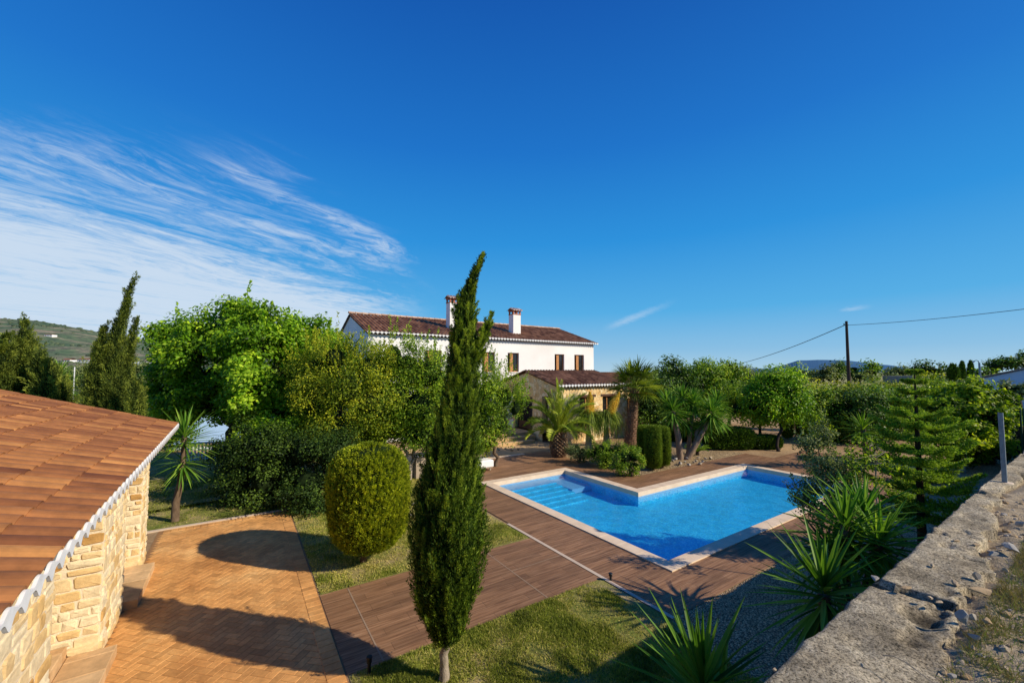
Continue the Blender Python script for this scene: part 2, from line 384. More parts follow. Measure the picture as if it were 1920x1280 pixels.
# ------------------------------------------------------------------ setting materials
def mat_ground():
    m, nt, out = newmat('sandy_earth'); v = worldco(nt)
    n1 = noise(nt, v, .35, 6, .6); n2 = noise(nt, v, 9, 5, .7)
    c1 = ramp(nt, n1.outputs['Fac'], [(.35, (.30,.19,.10)), (.65, (.50,.34,.19))])
    c2 = ramp(nt, n2.outputs['Fac'], [(.3, .6), (.7, 1.15)])
    c = mix(nt, 1.0, c1.outputs[0], c2.outputs[0], 'MULTIPLY')
    n3 = noise(nt, v, .006, 5, .6)                                  # far fields
    far = ramp(nt, n3.outputs['Fac'], [(.35, (.05,.075,.02)), (.5, (.16,.17,.05)), (.65, (.22,.17,.08))])
    ln = nt.nodes.new('ShaderNodeVectorMath'); ln.operation = 'LENGTH'; L(nt, v, ln.inputs[0])
    f = mth(nt, 'MULTIPLY_ADD', ln.outputs['Value'], 1/30, -1.35, clamp=True)
    c = mix(nt, f.outputs[0], c.outputs[2], far.outputs[0])
    bsdf(nt, out, c.outputs[2], .95, .1, n2.outputs['Fac'], .5, .02); return m
def mat_lawn():
    m, nt, out = newmat('lawn_turf'); v = worldco(nt)
    n1 = noise(nt, v, 1.1, 5, .65); n2 = noise(nt, v, 28, 4, .8)
    c1 = ramp(nt, n1.outputs['Fac'], [(.36, (.44,.34,.17)), (.50, (.28,.26,.075)), (.66, (.16,.20,.035))])
    c2 = ramp(nt, n2.outputs['Fac'], [(.3, .45), (.72, 1.35)])
    c = mix(nt, 1.0, c1.outputs[0], c2.outputs[0], 'MULTIPLY')
    bsdf(nt, out, c.outputs[2], .95, .1, n2.outputs['Fac'], .8, .03); return m
def mat_gravel(name, a, b, sc=38):
    m, nt, out = newmat(name); v = worldco(nt)
    vo = nt.nodes.new('ShaderNodeTexVoronoi'); vo.inputs['Scale'].default_value = sc; L(nt, v, vo.inputs['Vector'])
    sp = nt.nodes.new('ShaderNodeSeparateColor'); L(nt, vo.outputs['Color'], sp.inputs[0])
    c = ramp(nt, sp.outputs[0], [(0, a), (.55, b), (1, tuple(min(1, x*1.5) for x in b))])
    e = ramp(nt, vo.outputs['Distance'], [(.25, 1.0), (.7, .25)])
    n1 = noise(nt, v, .9, 4); e2 = ramp(nt, n1.outputs['Fac'], [(.3, .8), (.7, 1.1)])
    cc = mix(nt, 1.0, c.outputs[0], e.outputs[0], 'MULTIPLY'); cc = mix(nt, 1.0, cc.outputs[2], e2.outputs[0], 'MULTIPLY')
    inv = mth(nt, 'SUBTRACT', 1.0, vo.outputs['Distance'])
    bsdf(nt, out, cc.outputs[2], .9, .2, inv.outputs[0], 1.0, .02); return m
def mat_deck():
    m, nt, out = newmat('wood_look_tile'); v = worldco(nt)
    br = nt.nodes.new('ShaderNodeTexBrick'); L(nt, v, br.inputs['Vector'])
    br.inputs['Scale'].default_value = 1; br.inputs['Brick Width'].default_value = 1.2; br.inputs['Row Height'].default_value = .2
    br.inputs['Mortar Size'].default_value = .004; br.offset = .37
    br.inputs['Color1'].default_value = (.3,.3,.3,1); br.inputs['Color2'].default_value = (1,1,1,1); br.inputs['Mortar'].default_value = (.2,.2,.2,1)
    br.inputs['Mortar Smooth'].default_value = .3
    mp = mapping(nt, v, (.9, 16, 1)); g = noise(nt, mp.outputs[0], 1.6, 6, .65, .4)
    mp2 = mapping(nt, v, (.35, 2.4, 1)); g2 = noise(nt, mp2.outputs[0], 1.0, 4, .6)
    c = ramp(nt, g.outputs['Fac'], [(.30, (.12,.055,.025)), (.5, (.25,.130,.062)), (.72, (.38,.220,.12))])
    c2 = ramp(nt, g2.outputs['Fac'], [(.3, .72), (.7, 1.2)])
    c3 = ramp(nt, br.outputs['Color'], [(.18, .42), (.3, .86), (1, 1.14)])
    x = mix(nt, 1, c.outputs[0], c2.outputs[0], 'MULTIPLY'); x = mix(nt, 1, x.outputs[2], c3.outputs[0], 'MULTIPLY')
    inv = mth(nt, 'SUBTRACT', 1.0, br.outputs['Fac'])
    bsdf(nt, out, x.outputs[2], .62, .3, inv.outputs[0], .5, .004); return m
def mat_stamp(name='stamped_concrete'):
    m, nt, out = newmat(name); v = worldco(nt)
    n1 = noise(nt, v, .8, 5, .65); n2 = noise(nt, v, 14, 5, .75)
    c = ramp(nt, n1.outputs['Fac'], [(.3, (.52,.23,.065)), (.52, (.72,.36,.115)), (.75, (.82,.49,.19))])
    t = ramp(nt, attr(nt), [(0, .78), (1, 1.12)]); d = ramp(nt, n2.outputs['Fac'], [(.28, .7), (.7, 1.1)])
    x = mix(nt, 1, c.outputs[0], t.outputs[0], 'MULTIPLY'); x = mix(nt, 1, x.outputs[2], d.outputs[0], 'MULTIPLY')
    bsdf(nt, out, x.outputs[2], .62, .35, n2.outputs['Fac'], .35, .006); return m
def mat_tile(name, a, b, c, sc=1.0, rough=.75):
    m, nt, out = newmat(name); v = worldco(nt)
    r = ramp(nt, attr(nt), [(0, a), (.5, b), (1, c)])
    n1 = noise(nt, v, 5, 5, .7); n2 = noise(nt, v, 40, 4, .7)
    d = ramp(nt, n1.outputs['Fac'], [(.3, .68), (.7, 1.15)]); x = mix(nt, 1, r.outputs[0], d.outputs[0], 'MULTIPLY')
    bsdf(nt, out, x.outputs[2], rough, .25, n2.outputs['Fac'], .3, .005); return m
def mat_stone(name, pal, rough=.9, sc=9):
    m, nt, out = newmat(name); v = worldco(nt)
    r = ramp(nt, attr(nt), [(i/(len(pal)-1), p) for i, p in enumerate(pal)])
    n1 = noise(nt, v, sc, 6, .75); n2 = noise(nt, v, sc*5, 5, .8)
    d = ramp(nt, n1.outputs['Fac'], [(.28, .72), (.7, 1.12)]); x = mix(nt, 1, r.outputs[0], d.outputs[0], 'MULTIPLY')
    bsdf(nt, out, x.outputs[2], rough, .15, n2.outputs['Fac'], .7, .012); return m
def mat_wallbrickstone(name):                                   # annex masonry, far away
    m, nt, out = newmat(name); v = worldco(nt)
    mp = mapping(nt, v, (1, 1, 1)); dn = noise(nt, v, 3.5, 3)
    ad = nt.nodes.new('ShaderNodeVectorMath'); ad.operation = 'MULTIPLY_ADD'; L(nt, dn.outputs['Color'], ad.inputs[0]); ad.inputs[1].default_value = (.12,.12,.12); L(nt, mp.outputs[0], ad.inputs[2])
    vo = nt.nodes.new('ShaderNodeTexVoronoi'); vo.inputs['Scale'].default_value = 4.2; vo.feature = 'DISTANCE_TO_EDGE'; L(nt, ad.outputs[0], vo.inputs['Vector'])
    v2 = nt.nodes.new('ShaderNodeTexVoronoi'); v2.inputs['Scale'].default_value = 4.2; L(nt, ad.outputs[0], v2.inputs['Vector'])
    sp = nt.nodes.new('ShaderNodeSeparateColor'); L(nt, v2.outputs['Color'], sp.inputs[0])
    c = ramp(nt, sp.outputs[0], [(0, (.64,.40,.16)), (.5, (.78,.56,.28)), (1, (.84,.70,.43))])
    e = ramp(nt, vo.outputs['Distance'], [(.0, .5), (.05, 1.0)]); x = mix(nt, 1, c.outputs[0], e.outputs[0], 'MULTIPLY')
    bsdf(nt, out, x.outputs[2], .9, .1, e.outputs[0], .6, .02); return m

M = {}
M['ground'] = mat_ground(); M['lawn'] = mat_lawn(); M['deck'] = mat_deck(); M['stamp'] = mat_stamp()
M['gravel'] = mat_gravel('pale_gravel', (.44,.28,.14), (.70,.48,.27)); M['gravel2'] = mat_gravel('yellow_gravel', (.34,.23,.12), (.56,.40,.22), 26)
M['mortar'] = mat_plain('stamp_joint', (.36,.19,.08), (.27,.14,.055), 8, .8)
M['coping'] = mat_plain('cream_coping', (.80,.63,.45), (.66,.50,.34), 3, .6, .3, .1)
M['joint'] = mat_plain('cream_joint', (.62,.50,.38), (.52,.40,.30), 3, .7)
M['white'] = mat_plain('white_render', (.86,.84,.82), (.75,.73,.70), .6, .85, .15, .12)
M['whitepaint'] = mat_plain('white_paint', (.82,.82,.82), (.66,.66,.66), 9, .6)
M['tile_near'] = mat_tile('terracotta_tile', (.16,.055,.022), (.31,.12,.040), (.50,.22,.066))
M['tile_far'] = mat_tile('brown_roof_tile', (.13,.055,.030), (.26,.115,.057), (.42,.21,.11))
M['stone'] = mat_stone('honey_stone', [(.50,.28,.09), (.70,.47,.20), (.77,.59,.33), (.81,.68,.45)])
M['stonemortar'] = mat_plain('pale_mortar', (.84,.73,.54), (.72,.60,.42), 12, .95, .1, .6, 0, .02)
M['annex'] = mat_wallbrickstone('yellow_masonry')
M['steptile'] = mat_tile('sandstone_step_tile', (.52,.31,.15), (.60,.38,.19), (.68,.46,.25), rough=.55)
M['wood'] = mat_plain('varnished_wood', (.55,.25,.08), (.38,.16,.05), 7, .45, .4)
M['darkwood'] = mat_plain('dark_wood', (.11,.05,.025), (.06,.03,.015), 7, .5, .4)
M['darkglass'] = mat_plain('dark_pane', (.025,.022,.022), (.015,.013,.013), 2, .08, .6, 0)
M['interior'] = mat_plain('interior_shade', (.05,.03,.02), (.03,.02,.015), 2, .9)
M['metal'] = mat_plain('galvanised_steel', (.20,.27,.33), (.14,.19,.24), 18, .45, .5, .1, .5)
M['black'] = mat_plain('black_metal', (.02,.02,.022), (.012,.012,.012), 9, .5)
M['lampgrey'] = mat_plain('grey_lamp_metal', (.20,.25,.29), (.15,.19,.22), 9, .5)
M['pole'] = mat_plain('weathered_pole', (.075,.05,.038), (.04,.028,.02), 9, .9)
M['cable'] = mat_plain('black_cable', (.03,.03,.035), (.02,.02,.02), 3, .7)
M['rock'] = mat_stone('ochre_rock', [(.36,.24,.12), (.46,.33,.19), (.46,.38,.28), (.36,.34,.31)], sc=14)
M['cushion'] = mat_plain('white_cushion', (.85,.84,.82), (.78,.77,.75), 4, .9)
M['beige'] = mat_plain('beige_panel', (.42,.34,.25), (.34,.27,.19), 3, .8)
M['terracepave'] = mat_stone('terrace_paving', [(.55,.36,.17), (.62,.43,.22)], sc=3)
M['hazehill'] = mat_plain('far_mountain', (.055,.13,.24), (.045,.11,.21), .002, .95, .0, 0)  # distance haze put into the blue base colour
M['terrain'] = mat_plain('dry_earth', (.50,.40,.27), (.27,.21,.13), 9, .95, .1, .9, 0, .03)
M['greywall'] = mat_plain('grey_block_wall', (.24,.24,.26), (.18,.18,.2), 1, .9)
M['garagewall'] = mat_plain('shade_tinted_wall', (.34,.52,.80), (.28,.44,.72), 1.2, .8)  # white render; the blue of its shade is put into the colour
M['shadewall'] = mat_plain('pale_rendered_wall', (.56,.68,.82), (.46,.58,.72), .7, .9)  # pale render with the blue of shade in its base colour

def mat_pooltile():
    m, nt, out = newmat('pool_mosaic'); v = worldco(nt)
    vo = nt.nodes.new('ShaderNodeTexVoronoi'); vo.inputs['Scale'].default_value = 30; vo.distance = 'CHEBYCHEV'; L(nt, v, vo.inputs['Vector'])
    sp = nt.nodes.new('ShaderNodeSeparateColor'); L(nt, vo.outputs['Color'], sp.inputs[0])
    c = ramp(nt, sp.outputs[0], [(0, (.03,.48,.82)), (.6, (.045,.62,.93)), (1, (.16,.80,.98))])
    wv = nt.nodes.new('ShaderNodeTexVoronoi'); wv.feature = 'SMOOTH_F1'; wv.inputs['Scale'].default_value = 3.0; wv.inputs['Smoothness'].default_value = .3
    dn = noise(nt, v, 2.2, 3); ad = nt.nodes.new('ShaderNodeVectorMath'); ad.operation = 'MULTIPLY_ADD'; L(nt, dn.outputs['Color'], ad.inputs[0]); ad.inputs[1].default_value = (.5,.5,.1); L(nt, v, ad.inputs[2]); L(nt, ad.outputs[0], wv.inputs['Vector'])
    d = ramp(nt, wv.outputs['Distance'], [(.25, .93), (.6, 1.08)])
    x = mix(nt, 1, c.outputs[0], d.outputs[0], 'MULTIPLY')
    bsdf(nt, out, x.outputs[2], .4, .3); return m
def mat_water():
    m, nt, out = newmat('pool_water'); v = worldco(nt)
    n1 = noise(nt, v, 3.2, 4, .6, .6); bn = nt.nodes.new('ShaderNodeBump'); bn.inputs['Strength'].default_value = .25; bn.inputs['Distance'].default_value = .05; L(nt, n1.outputs['Fac'], bn.inputs['Height'])
    t = nt.nodes.new('ShaderNodeBsdfTransparent'); t.inputs['Color'].default_value = (.78,.97,1.0,1)
    g = nt.nodes.new('ShaderNodeBsdfGlossy'); g.inputs['Roughness'].default_value = .04; g.inputs['Color'].default_value = (1,1,1,1); L(nt, bn.outputs['Normal'], g.inputs['Normal'])
    fr = nt.nodes.new('ShaderNodeFresnel'); fr.inputs['IOR'].default_value = 1.30; L(nt, bn.outputs['Normal'], fr.inputs['Normal'])
    k = mth(nt, 'MULTIPLY', fr.outputs[0], .55)
    ms = nt.nodes.new('ShaderNodeMixShader'); L(nt, k.outputs[0], ms.inputs[0]); L(nt, t.outputs[0], ms.inputs[1]); L(nt, g.outputs[0], ms.inputs[2]); L(nt, ms.outputs[0], out.inputs['Surface']); return m
M['pooltile'] = mat_pooltile(); M['water'] = mat_water()
M['poolstep'] = mat_plain('pale_pool_step', (.34,.62,.88), (.28,.55,.84), 5, .4)

def mat_walltop():
    m, nt, out = newmat('weathered_concrete'); v = worldco(nt)
    n1 = noise(nt, v, 1.6, 6, .7); n2 = noise(nt, v, 62, 6, .8); n3 = noise(nt, v, 11, 7, .8)
    c = ramp(nt, n1.outputs['Fac'], [(.3, (.36,.29,.19)), (.5, (.50,.42,.29)), (.7, (.62,.54,.39))])
    d = ramp(nt, n2.outputs['Fac'], [(.39, .15), (.50, .9), (.61, 1.38)]); e = ramp(nt, n3.outputs['Fac'], [(.34, .45), (.5, .95), (.65, 1.15)])
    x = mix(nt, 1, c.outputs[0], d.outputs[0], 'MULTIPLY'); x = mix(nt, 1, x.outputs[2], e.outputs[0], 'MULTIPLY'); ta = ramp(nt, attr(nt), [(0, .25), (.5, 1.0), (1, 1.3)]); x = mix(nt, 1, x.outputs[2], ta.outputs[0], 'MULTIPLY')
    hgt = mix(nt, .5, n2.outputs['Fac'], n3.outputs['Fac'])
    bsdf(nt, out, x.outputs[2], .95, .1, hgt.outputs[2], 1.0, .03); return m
M['walltop'] = mat_walltop()
def mat_hill():
    m, nt, out = newmat('scrub_hillside'); v = worldco(nt)
    mp = mapping(nt, v, (1, 1, 2.5)); n1 = noise(nt, mp.outputs[0], .011, 7, .68, .5); n2 = noise(nt, v, .07, 5, .8)
    c = ramp(nt, n1.outputs['Fac'], [(.36, (.045,.10,.03)), (.49, (.10,.14,.05)), (.57, (.22,.19,.11)), (.68, (.38,.29,.18))])
    d = ramp(nt, n2.outputs['Fac'], [(.38, .35), (.55, 1.1)]); x = mix(nt, 1, c.outputs[0], d.outputs[0], 'MULTIPLY')
    h = mix(nt, .13, x.outputs[2], (.22,.29,.38)); bsdf(nt, out, h.outputs[2], .95, .0); return m  # thin distance haze mixed into the slope colour
M['hill'] = mat_hill()

# ------------------------------------------------------------------ flat setting
def sheet(name, poly, z, mat, kind='structure', z0=None, tint=.5):
    mb = MB()
    if z0 is None:
        mb.add([(p[0], p[1], z) for p in poly], [tuple(range(len(poly)))], tint)
    else: mb.prism(poly, z0, z, tint)
    o = mb.build(name, mat); o['kind'] = kind; return o
# ground with a hole for the pool basin (no coplanar sheets: ground 0.000)
PX0, PX1, PXM = 7.27, 18.25, 11.33            # pool coping outline
PY0, PY1, PY2 = 5.20, 9.42, 13.09
def ringsheet(name, x0, x1, y0, y1, z, mat):
    """sheet around the L-shaped pool"""
    mb = MB(); e = .1
    a0, a1, am = PX0+e, PX1-e, PXM-e; b0, b1, b2 = PY0+e, PY1-e, PY2-e
    for r in ((x0,y0,x1,b0), (x0,b0,a0,b2), (x0,b2,x1,y1), (am,b1,x1,b2), (a1,b0,x1,b1)):
        mb.add([(r[0],r[1],z),(r[2],r[1],z),(r[2],r[3],z),(r[0],r[3],z)], [(0,1,2,3)])
    return mb.build(name, mat)
g = ringsheet('ground', -9000, 9000, -9000, 9000, 0.0, M['ground']); g['kind'] = 'structure'
# deck (clipped around the planting bed) -------------------------------------------------
mb = MB(); zd = .016; e = .1
BX, BY = 12.76, 10.58                          # corner of the planting bed
for r in ((6.0,4.25,20.7,PY0+e), (6.0,PY0+e,PX0+e,PY2-e), (PX1-e,PY0+e,20.7,PY1-e), (PXM-e,PY1-e,20.7,BY), (PXM-e,BY,BX,PY2-e), (6.0,PY2-e,BX,16.35), (20.7,6.6,24,9.3)):
    mb.add([(r[0],r[1],zd),(r[2],r[1],zd),(r[2],r[3],zd),(r[0],r[3],zd)], [(0,1,2,3)])
    for (p, q) in (((r[0],r[1]),(r[2],r[1])), ((r[0],r[3]),(r[0],r[1]))):
        pass
o = mb.build('pool_deck', M['deck']); o['kind'] = 'structure'
o = sheet('path', [(1.28,5.87),(5.92,5.83),(5.92,8.13),(1.28,8.17)], .012, M['deck'])
sheet('deck_joint', [(5.92,4.25),(6.0,4.25),(6.0,9.2),(5.92,9.2)], .020, M['joint'])
mb = MB()
for x in (1.74, 4.62): mb.add([(x,5.86,.016),(x+.022,5.86,.016),(x+.022,8.14,.016),(x,8.14,.016)], [(0,1,2,3)])
mb.add([(4.64,7.0,.0162),(5.92,7.0,.0162),(5.92,7.018,.0162),(4.64,7.018,.0162)], [(0,1,2,3)])
o = mb.build('path_joint', mat_plain('tan_joint', (.36,.25,.16), (.28,.19,.12), 3, .7)); o['kind'] = 'structure'
sheet('gravel', [(5.2,1.1),(40,1.1),(40,4.245),(5.93,4.245),(5.75,3.6)], .010, M['gravel'])
sheet('gravel_bed', [(BX+.01,BY+.01),(20.7,BY+.01),(20.7,11.4),(24.5,13.5),(24.5,16.2),(BX+.01,16.2)], .008, M['gravel2'])
sheet('lawn_near', [(1.29,-6),(5.19,-6),(5.19,1.5),(5.7,3.6),(5.91,4.3),(5.91,5.82),(1.29,5.86)], .008, M['lawn'])
sheet('lawn_middle', [(1.29,8.18),(5.91,8.14),(5.99,16.0),(1.29,16.0)], .008, M['lawn'])
sheet('lawn_far', [(-30,13.65),(1.27,13.65),(1.27,16.01),(6,16.01),(6,21),(-30,40)], .006, M['lawn'])
mb = MB()
mb.add([(6.0,16.36,.018),(11.6,16.36,.018),(11.6,16.6,.018),(6.0,16.6,.018)], [(0,1,2,3)])
o = mb.build('paving_border', M['coping']); o['kind'] = 'structure'
sheet('terrace_paving', [(5.0,16.61),(14.4,16.61),(14.4,19.2),(5.0,21)], .014, M['terracepave'])

# stamped concrete driveway: herringbone relief on a sheet -------------------------------
mb = MB(); DX0, DX1, DY0, DY1 = -1.62, 1.27, 2.0, 13.62
mb.add([(DX0,DY0,.006),(DX1,DY0,.006),(DX1,DY1,.006),(DX0,DY1,.006)], [(0,1,2,3)], .5, 1)
rg = random.Random(3); BW, BL = .115, .23
def brick(cx, cy, ang, l, w, z=.016):
    c, s = cos(ang), sin(ang); h = .004; g_ = .003
    def R(x, y): return (cx+x*c-y*s, cy+x*s+y*c)
    a, b = l/2-g_, w/2-g_
    V = [(*R(x, y), .006) for x, y in ((-a,-b),(a,-b),(a,b),(-a,b))]+[(*R(x, y), z) for x, y in ((-a+h,-b+h),(a-h,-b+h),(a-h,b-h),(-a+h,b-h))]
    mb.add(V, [(4,5,6,7),(0,1,5,4),(1,2,6,5),(2,3,7,6),(3,0,4,7)], rg.random(), 0)
th = radians(45)
for i in range(-95, 95):
    for j in range(-95, 95):
        k = (i-j) % 4
        if k == 0: x, y, an = (i+1)*BW, (j+.5)*BW, 0
        elif k == 3: x, y, an = (i+.5)*BW, (j+1)*BW, pi/2
        else: continue
        X = x*cos(th)-y*sin(th)-.2; Y = x*sin(th)+y*cos(th)+7.8
        if DX0+.02 < X < DX1-.235 and DY0+.02 < Y < DY1-.235: brick(X, Y, an+th, BL, BW, .010)
y = DY0
while y < DY1-.1:
    brick(DX1-.125, y+.075, 0, .23, .15); y += .15
x = DX0+.1
while x < DX1-.3:
    brick(x+.075, DY1-.13, pi/2, .23, .15); x += .15
o = mb.build('driveway', [M['stamp'], M['mortar']]); o['kind'] = 'structure'
mb = MB(); mb.box(DX0-.3, DY1, 0, DX1+.0, DY1+.1, .035)
o = mb.build('driveway_kerb', M['joint']); o['kind'] = 'structure'

# grass blades -----------------------------------------------------------------------------
def grass(name, rects, n, h, seed, leafm, z=.008, w=.006, dry=.5, zf=None):
    rng = np.random.RandomState(seed); A = np.array([(r[2]-r[0])*(r[3]-r[1]) for r in rects]); k = rng.choice(len(rects), n, p=A/A.sum()); R = np.array(rects)[k]
    x = R[:, 0]+(R[:, 2]-R[:, 0])*rng.rand(n); y = R[:, 1]+(R[:, 3]-R[:, 1])*rng.rand(n)
    f = fbm(x*2.3+5, y*2.3, 4); keep = rng.rand(n) < np.clip((f-.28)*4, .12, 1); x, y, f = x[keep], y[keep], f[keep]; n = len(x)
    zz = np.full(n, z) if zf is None else zf(x, y)
    C = np.stack([x, y, zz], 1); D = unit(rng.normal(size=(n, 3))*.75+UP*.8); D[:, 2] = np.abs(D[:, 2])
    mb = MB(); quadleaves(mb, C, D, rng, h*rng.uniform(.5, 1.5, n), w*rng.uniform(.7, 1.5, n), np.clip(dry+(.47-f)*1.6+rng.normal(0, .22, n), 0, 1), .2)
    o = mb.build(name, leafm); o['kind'] = 'stuff'; return tag(o, None, 'grass')
tag(grass('grass', [(1.3,2.5,5.7,5.82),(1.3,1.2,5.1,2.5)], 230000, .042, 5, LEAF['grass'], w=.008, dry=.5), 'short patchy lawn in front of the wood look path beside the cypress')
tag(grass('grass', [(1.3,8.2,5.85,16.0)], 150000, .045, 6, LEAF['grass'], w=.011, dry=.66), 'dry patchy lawn around the clipped round bush')
tag(grass('grass', [(-7,13.8,1.2,20)], 50000, .04, 8, LEAF['grass'], w=.014, dry=.3), 'dark shaded lawn behind the tiled roof outbuilding')

# ------------------------------------------------------------------ pool
pool = thing('swimming_pool', 'L shaped swimming pool with blue mosaic and cream coping set in the brown deck', 'swimming pool', (PX0, PY0, 0))
W = .31; ix0, ix1, ixm = PX0+W, PX1-W, PXM-W; iy0, iy1, iy2 = PY0+W, PY1-W, PY2-W
ix_ = PXM-W
mb = MB(); D0 = -.42
outline = [(ix0,iy0),(ix1,iy0),(ix1,iy1),(ixm,iy1),(ixm,iy2),(ix0,iy2)]
for i in range(6):
    a, b = outline[i], outline[(i+1) % 6]
    mb.add([(a[0],a[1],D0),(b[0],b[1],D0),(b[0],b[1],-.19),(a[0],a[1],-.19)], [(0,1,2,3)]); mb.add([(a[0],a[1],-.19),(b[0],b[1],-.19),(b[0],b[1],.0),(a[0],a[1],.0)], [(0,1,2,3)], .5, 1)
mb.add([(ix0,iy0,D0),(ix1,iy0,D0),(ix1,iy1,D0),(ix0,iy1,D0)], [(0,1,2,3)])
mb.add([(ix0,iy1,D0),(ixm,iy1,D0),(ixm,iy2,D0),(ix0,iy2,D0)], [(0,1,2,3)])
mb.build('basin', [M['pooltile'], mat_plain('pale_waterline_reflection', (.52,.72,.90), (.42,.62,.86), 12, .35)], pool)  # pale band above the water: its reflected light is painted in
st = MB(); yy = iy2-.002
for k in range(6):
    z1 = -.18-k*.036; x0 = ix0+.002
    st.box(x0, yy-(.62 if k == 0 else .34), D0+.004, ixm-.95, yy, z1, .5); 
    yy -= (.62 if k == 0 else .34)
st.build('steps', M['pooltile'], pool)
st = MB(); st.box(ixm-.948, iy2-1.5, D0+.02, ixm-.003, iy2-.004, -.235); st.build('bench', M['poolstep'], pool)
st = MB(); st.box(ix0+.001, iy2-.61, -.179, ixm-.95, iy2-.003, -.168); st.box(ix0+.001, iy2-1.6, -.41, ix0+.40, iy2-.63, -.165)
st.build('ledge', M['poolstep'], pool)
mb = MB(); zc0, zc1 = -.10, .042; rgc = random.Random(8)
def cop(x0, y0, x1, y1, along):
    n = max(1, int(round(((x1-x0) if along == 'x' else (y1-y0))/.55)))
    for i in range(n):
        if along == 'x': a, b = x0+(x1-x0)*i/n, x0+(x1-x0)*(i+1)/n; mb.bbox(a+.001, y0, zc0, b-.001, y1, zc1+rgc.uniform(-.0008, .0008), .003)
        else: a, b = y0+(y1-y0)*i/n, y0+(y1-y0)*(i+1)/n; mb.bbox(x0, a+.001, zc0, x1, b-.001, zc1+rgc.uniform(-.0008, .0008), .003)
ov = .025
cop(PX0, PY0, PX1, PY0+W+ov, 'x'); cop(PX0, PY0+W+ov, PX0+W+ov, PY2-W-ov, 'y'); cop(PX0, PY2-W-ov, PXM, PY2, 'x')
cop(PXM-W-ov, PY1-W-ov, PXM, PY2-W-ov, 'y'); cop(PXM, PY1-W-ov, PX1, PY1, 'x'); cop(PX1-W-ov, PY0+W+ov, PX1, PY1-W-ov, 'y')
mb.build('coping', M['coping'], pool)
mb = MB()
mb.add([(ix0,iy0,-.13),(ix1,iy0,-.13),(ix1,iy1,-.13),(ix0,iy1,-.13)], [(0,1,2,3)])
mb.add([(ix0,iy1,-.13),(ixm,iy1,-.13),(ixm,iy2,-.13),(ix0,iy2,-.13)], [(0,1,2,3)])
o = mb.build('water', M['water'], pool)

# ------------------------------------------------------------------ roofs
def roof_slope(mb, o, uvec, lu, vvec, lv, colw, courses, amp, seed, tvar=.25, nseg=6, step=.02, mat=0, flat=False, clip=None):
    """tiled slope: o = eave corner, uvec along the eave, vvec up the slope (unit)"""
    rg = np.random.RandomState(seed); o = np.array(o, float); u = np.array(uvec, float); v = np.array(vvec, float); n = np.cross(u, v); n /= np.linalg.norm(n)
    if n[2] < 0: n = -n
    nc = int(round(lu/colw)); cw = lu/nc; cl = lv/courses
    for c in range(nc):
        for r in range(courses):
            V = []; x0 = c*cw; y0 = r*cl
            if clip and not clip(x0+cw/2, y0+cl/2): continue
            for j, (yy, hh) in enumerate(((y0-.0, step), (y0+cl+.03, 0.002))):
                for k in range(nseg+1):
                    t = k/nseg
                    if flat: hgt = amp*(sin(min(1, t/.80)*pi)**.6 if t < .80 else -.35*sin((t-.80)/.20*pi))
                    else: hgt = amp*cos((t-.5)*2*pi)
                    V.append(o+u*(x0+t*cw)+v*yy+n*(hgt+hh+amp))
            # front lip
            for k in range(nseg+1): V.append(V[k]-n*step*1.1)
            a = nseg+1
            Fc = [(k, k+1, a+k+1, a+k) for k in range(nseg)]+[(2*a+k, 2*a+k+1, k+1, k) for k in range(nseg)]
            mb.add(V, Fc, float(np.clip(rg.normal(.5, tvar), 0, 1)), mat)
def eave_trim(mb, o, uvec, lu, vvec, colw, top, deep, drop=.0, t=.016, amp=.03):
    """white painted scalloped edge of the tile ends: one wavy ribbon hanging along the eave"""
    o = np.array(o, float); u = np.array(uvec, float); v = np.array(vvec, float); h = unit(np.array([v[0], v[1], 0])); ns = 12; nc = int(round(lu/colw)); n = nc*ns+1
    V = []
    for i in range(n):
        x = lu*i/(n-1); ph = (i % ns)/ns; c = .5-.5*cos(2*pi*ph); q = o+u*x
        zt = top+amp*c; zb = -deep*c**2.2-.004
        for off in (0, -t): V += [q+h*off+UP*(zt-drop), q+h*off+UP*(zb-drop)]
    Q = []
    for i in range(n-1):
        a = i*4; Q += [(a+2, a+6, a+7, a+3), (a, a+1, a+5, a+4), (a, a+4, a+6, a+2), (a+1, a+3, a+7, a+5)]
    mb.addq(np.array(V), np.array(Q), .5)
def ridge_tiles(mb, a, b, r, ln=.4, tint=.7):
    a = np.array(a, float); b = np.array(b, float); Lr = np.linalg.norm(b-a); n = int(Lr/ln); d = (b-a)/Lr; s = np.cross(d, UP); s /= np.linalg.norm(s)
    rg = random.Random(5)
    for i in range(n):
        V = []
        for j, rr in ((0, r*1.1), (1, r*.92)):
            for k in range(7):
                an = pi*k/6; V.append(a+d*(i+j)*Lr/n+s*cos(an)*rr+UP*(sin(an)*rr*.8))
        mb.add(V, [(k, k+1, 8+k, 7+k) for k in range(6)], min(1, max(0, rg.gauss(tint, .2))))

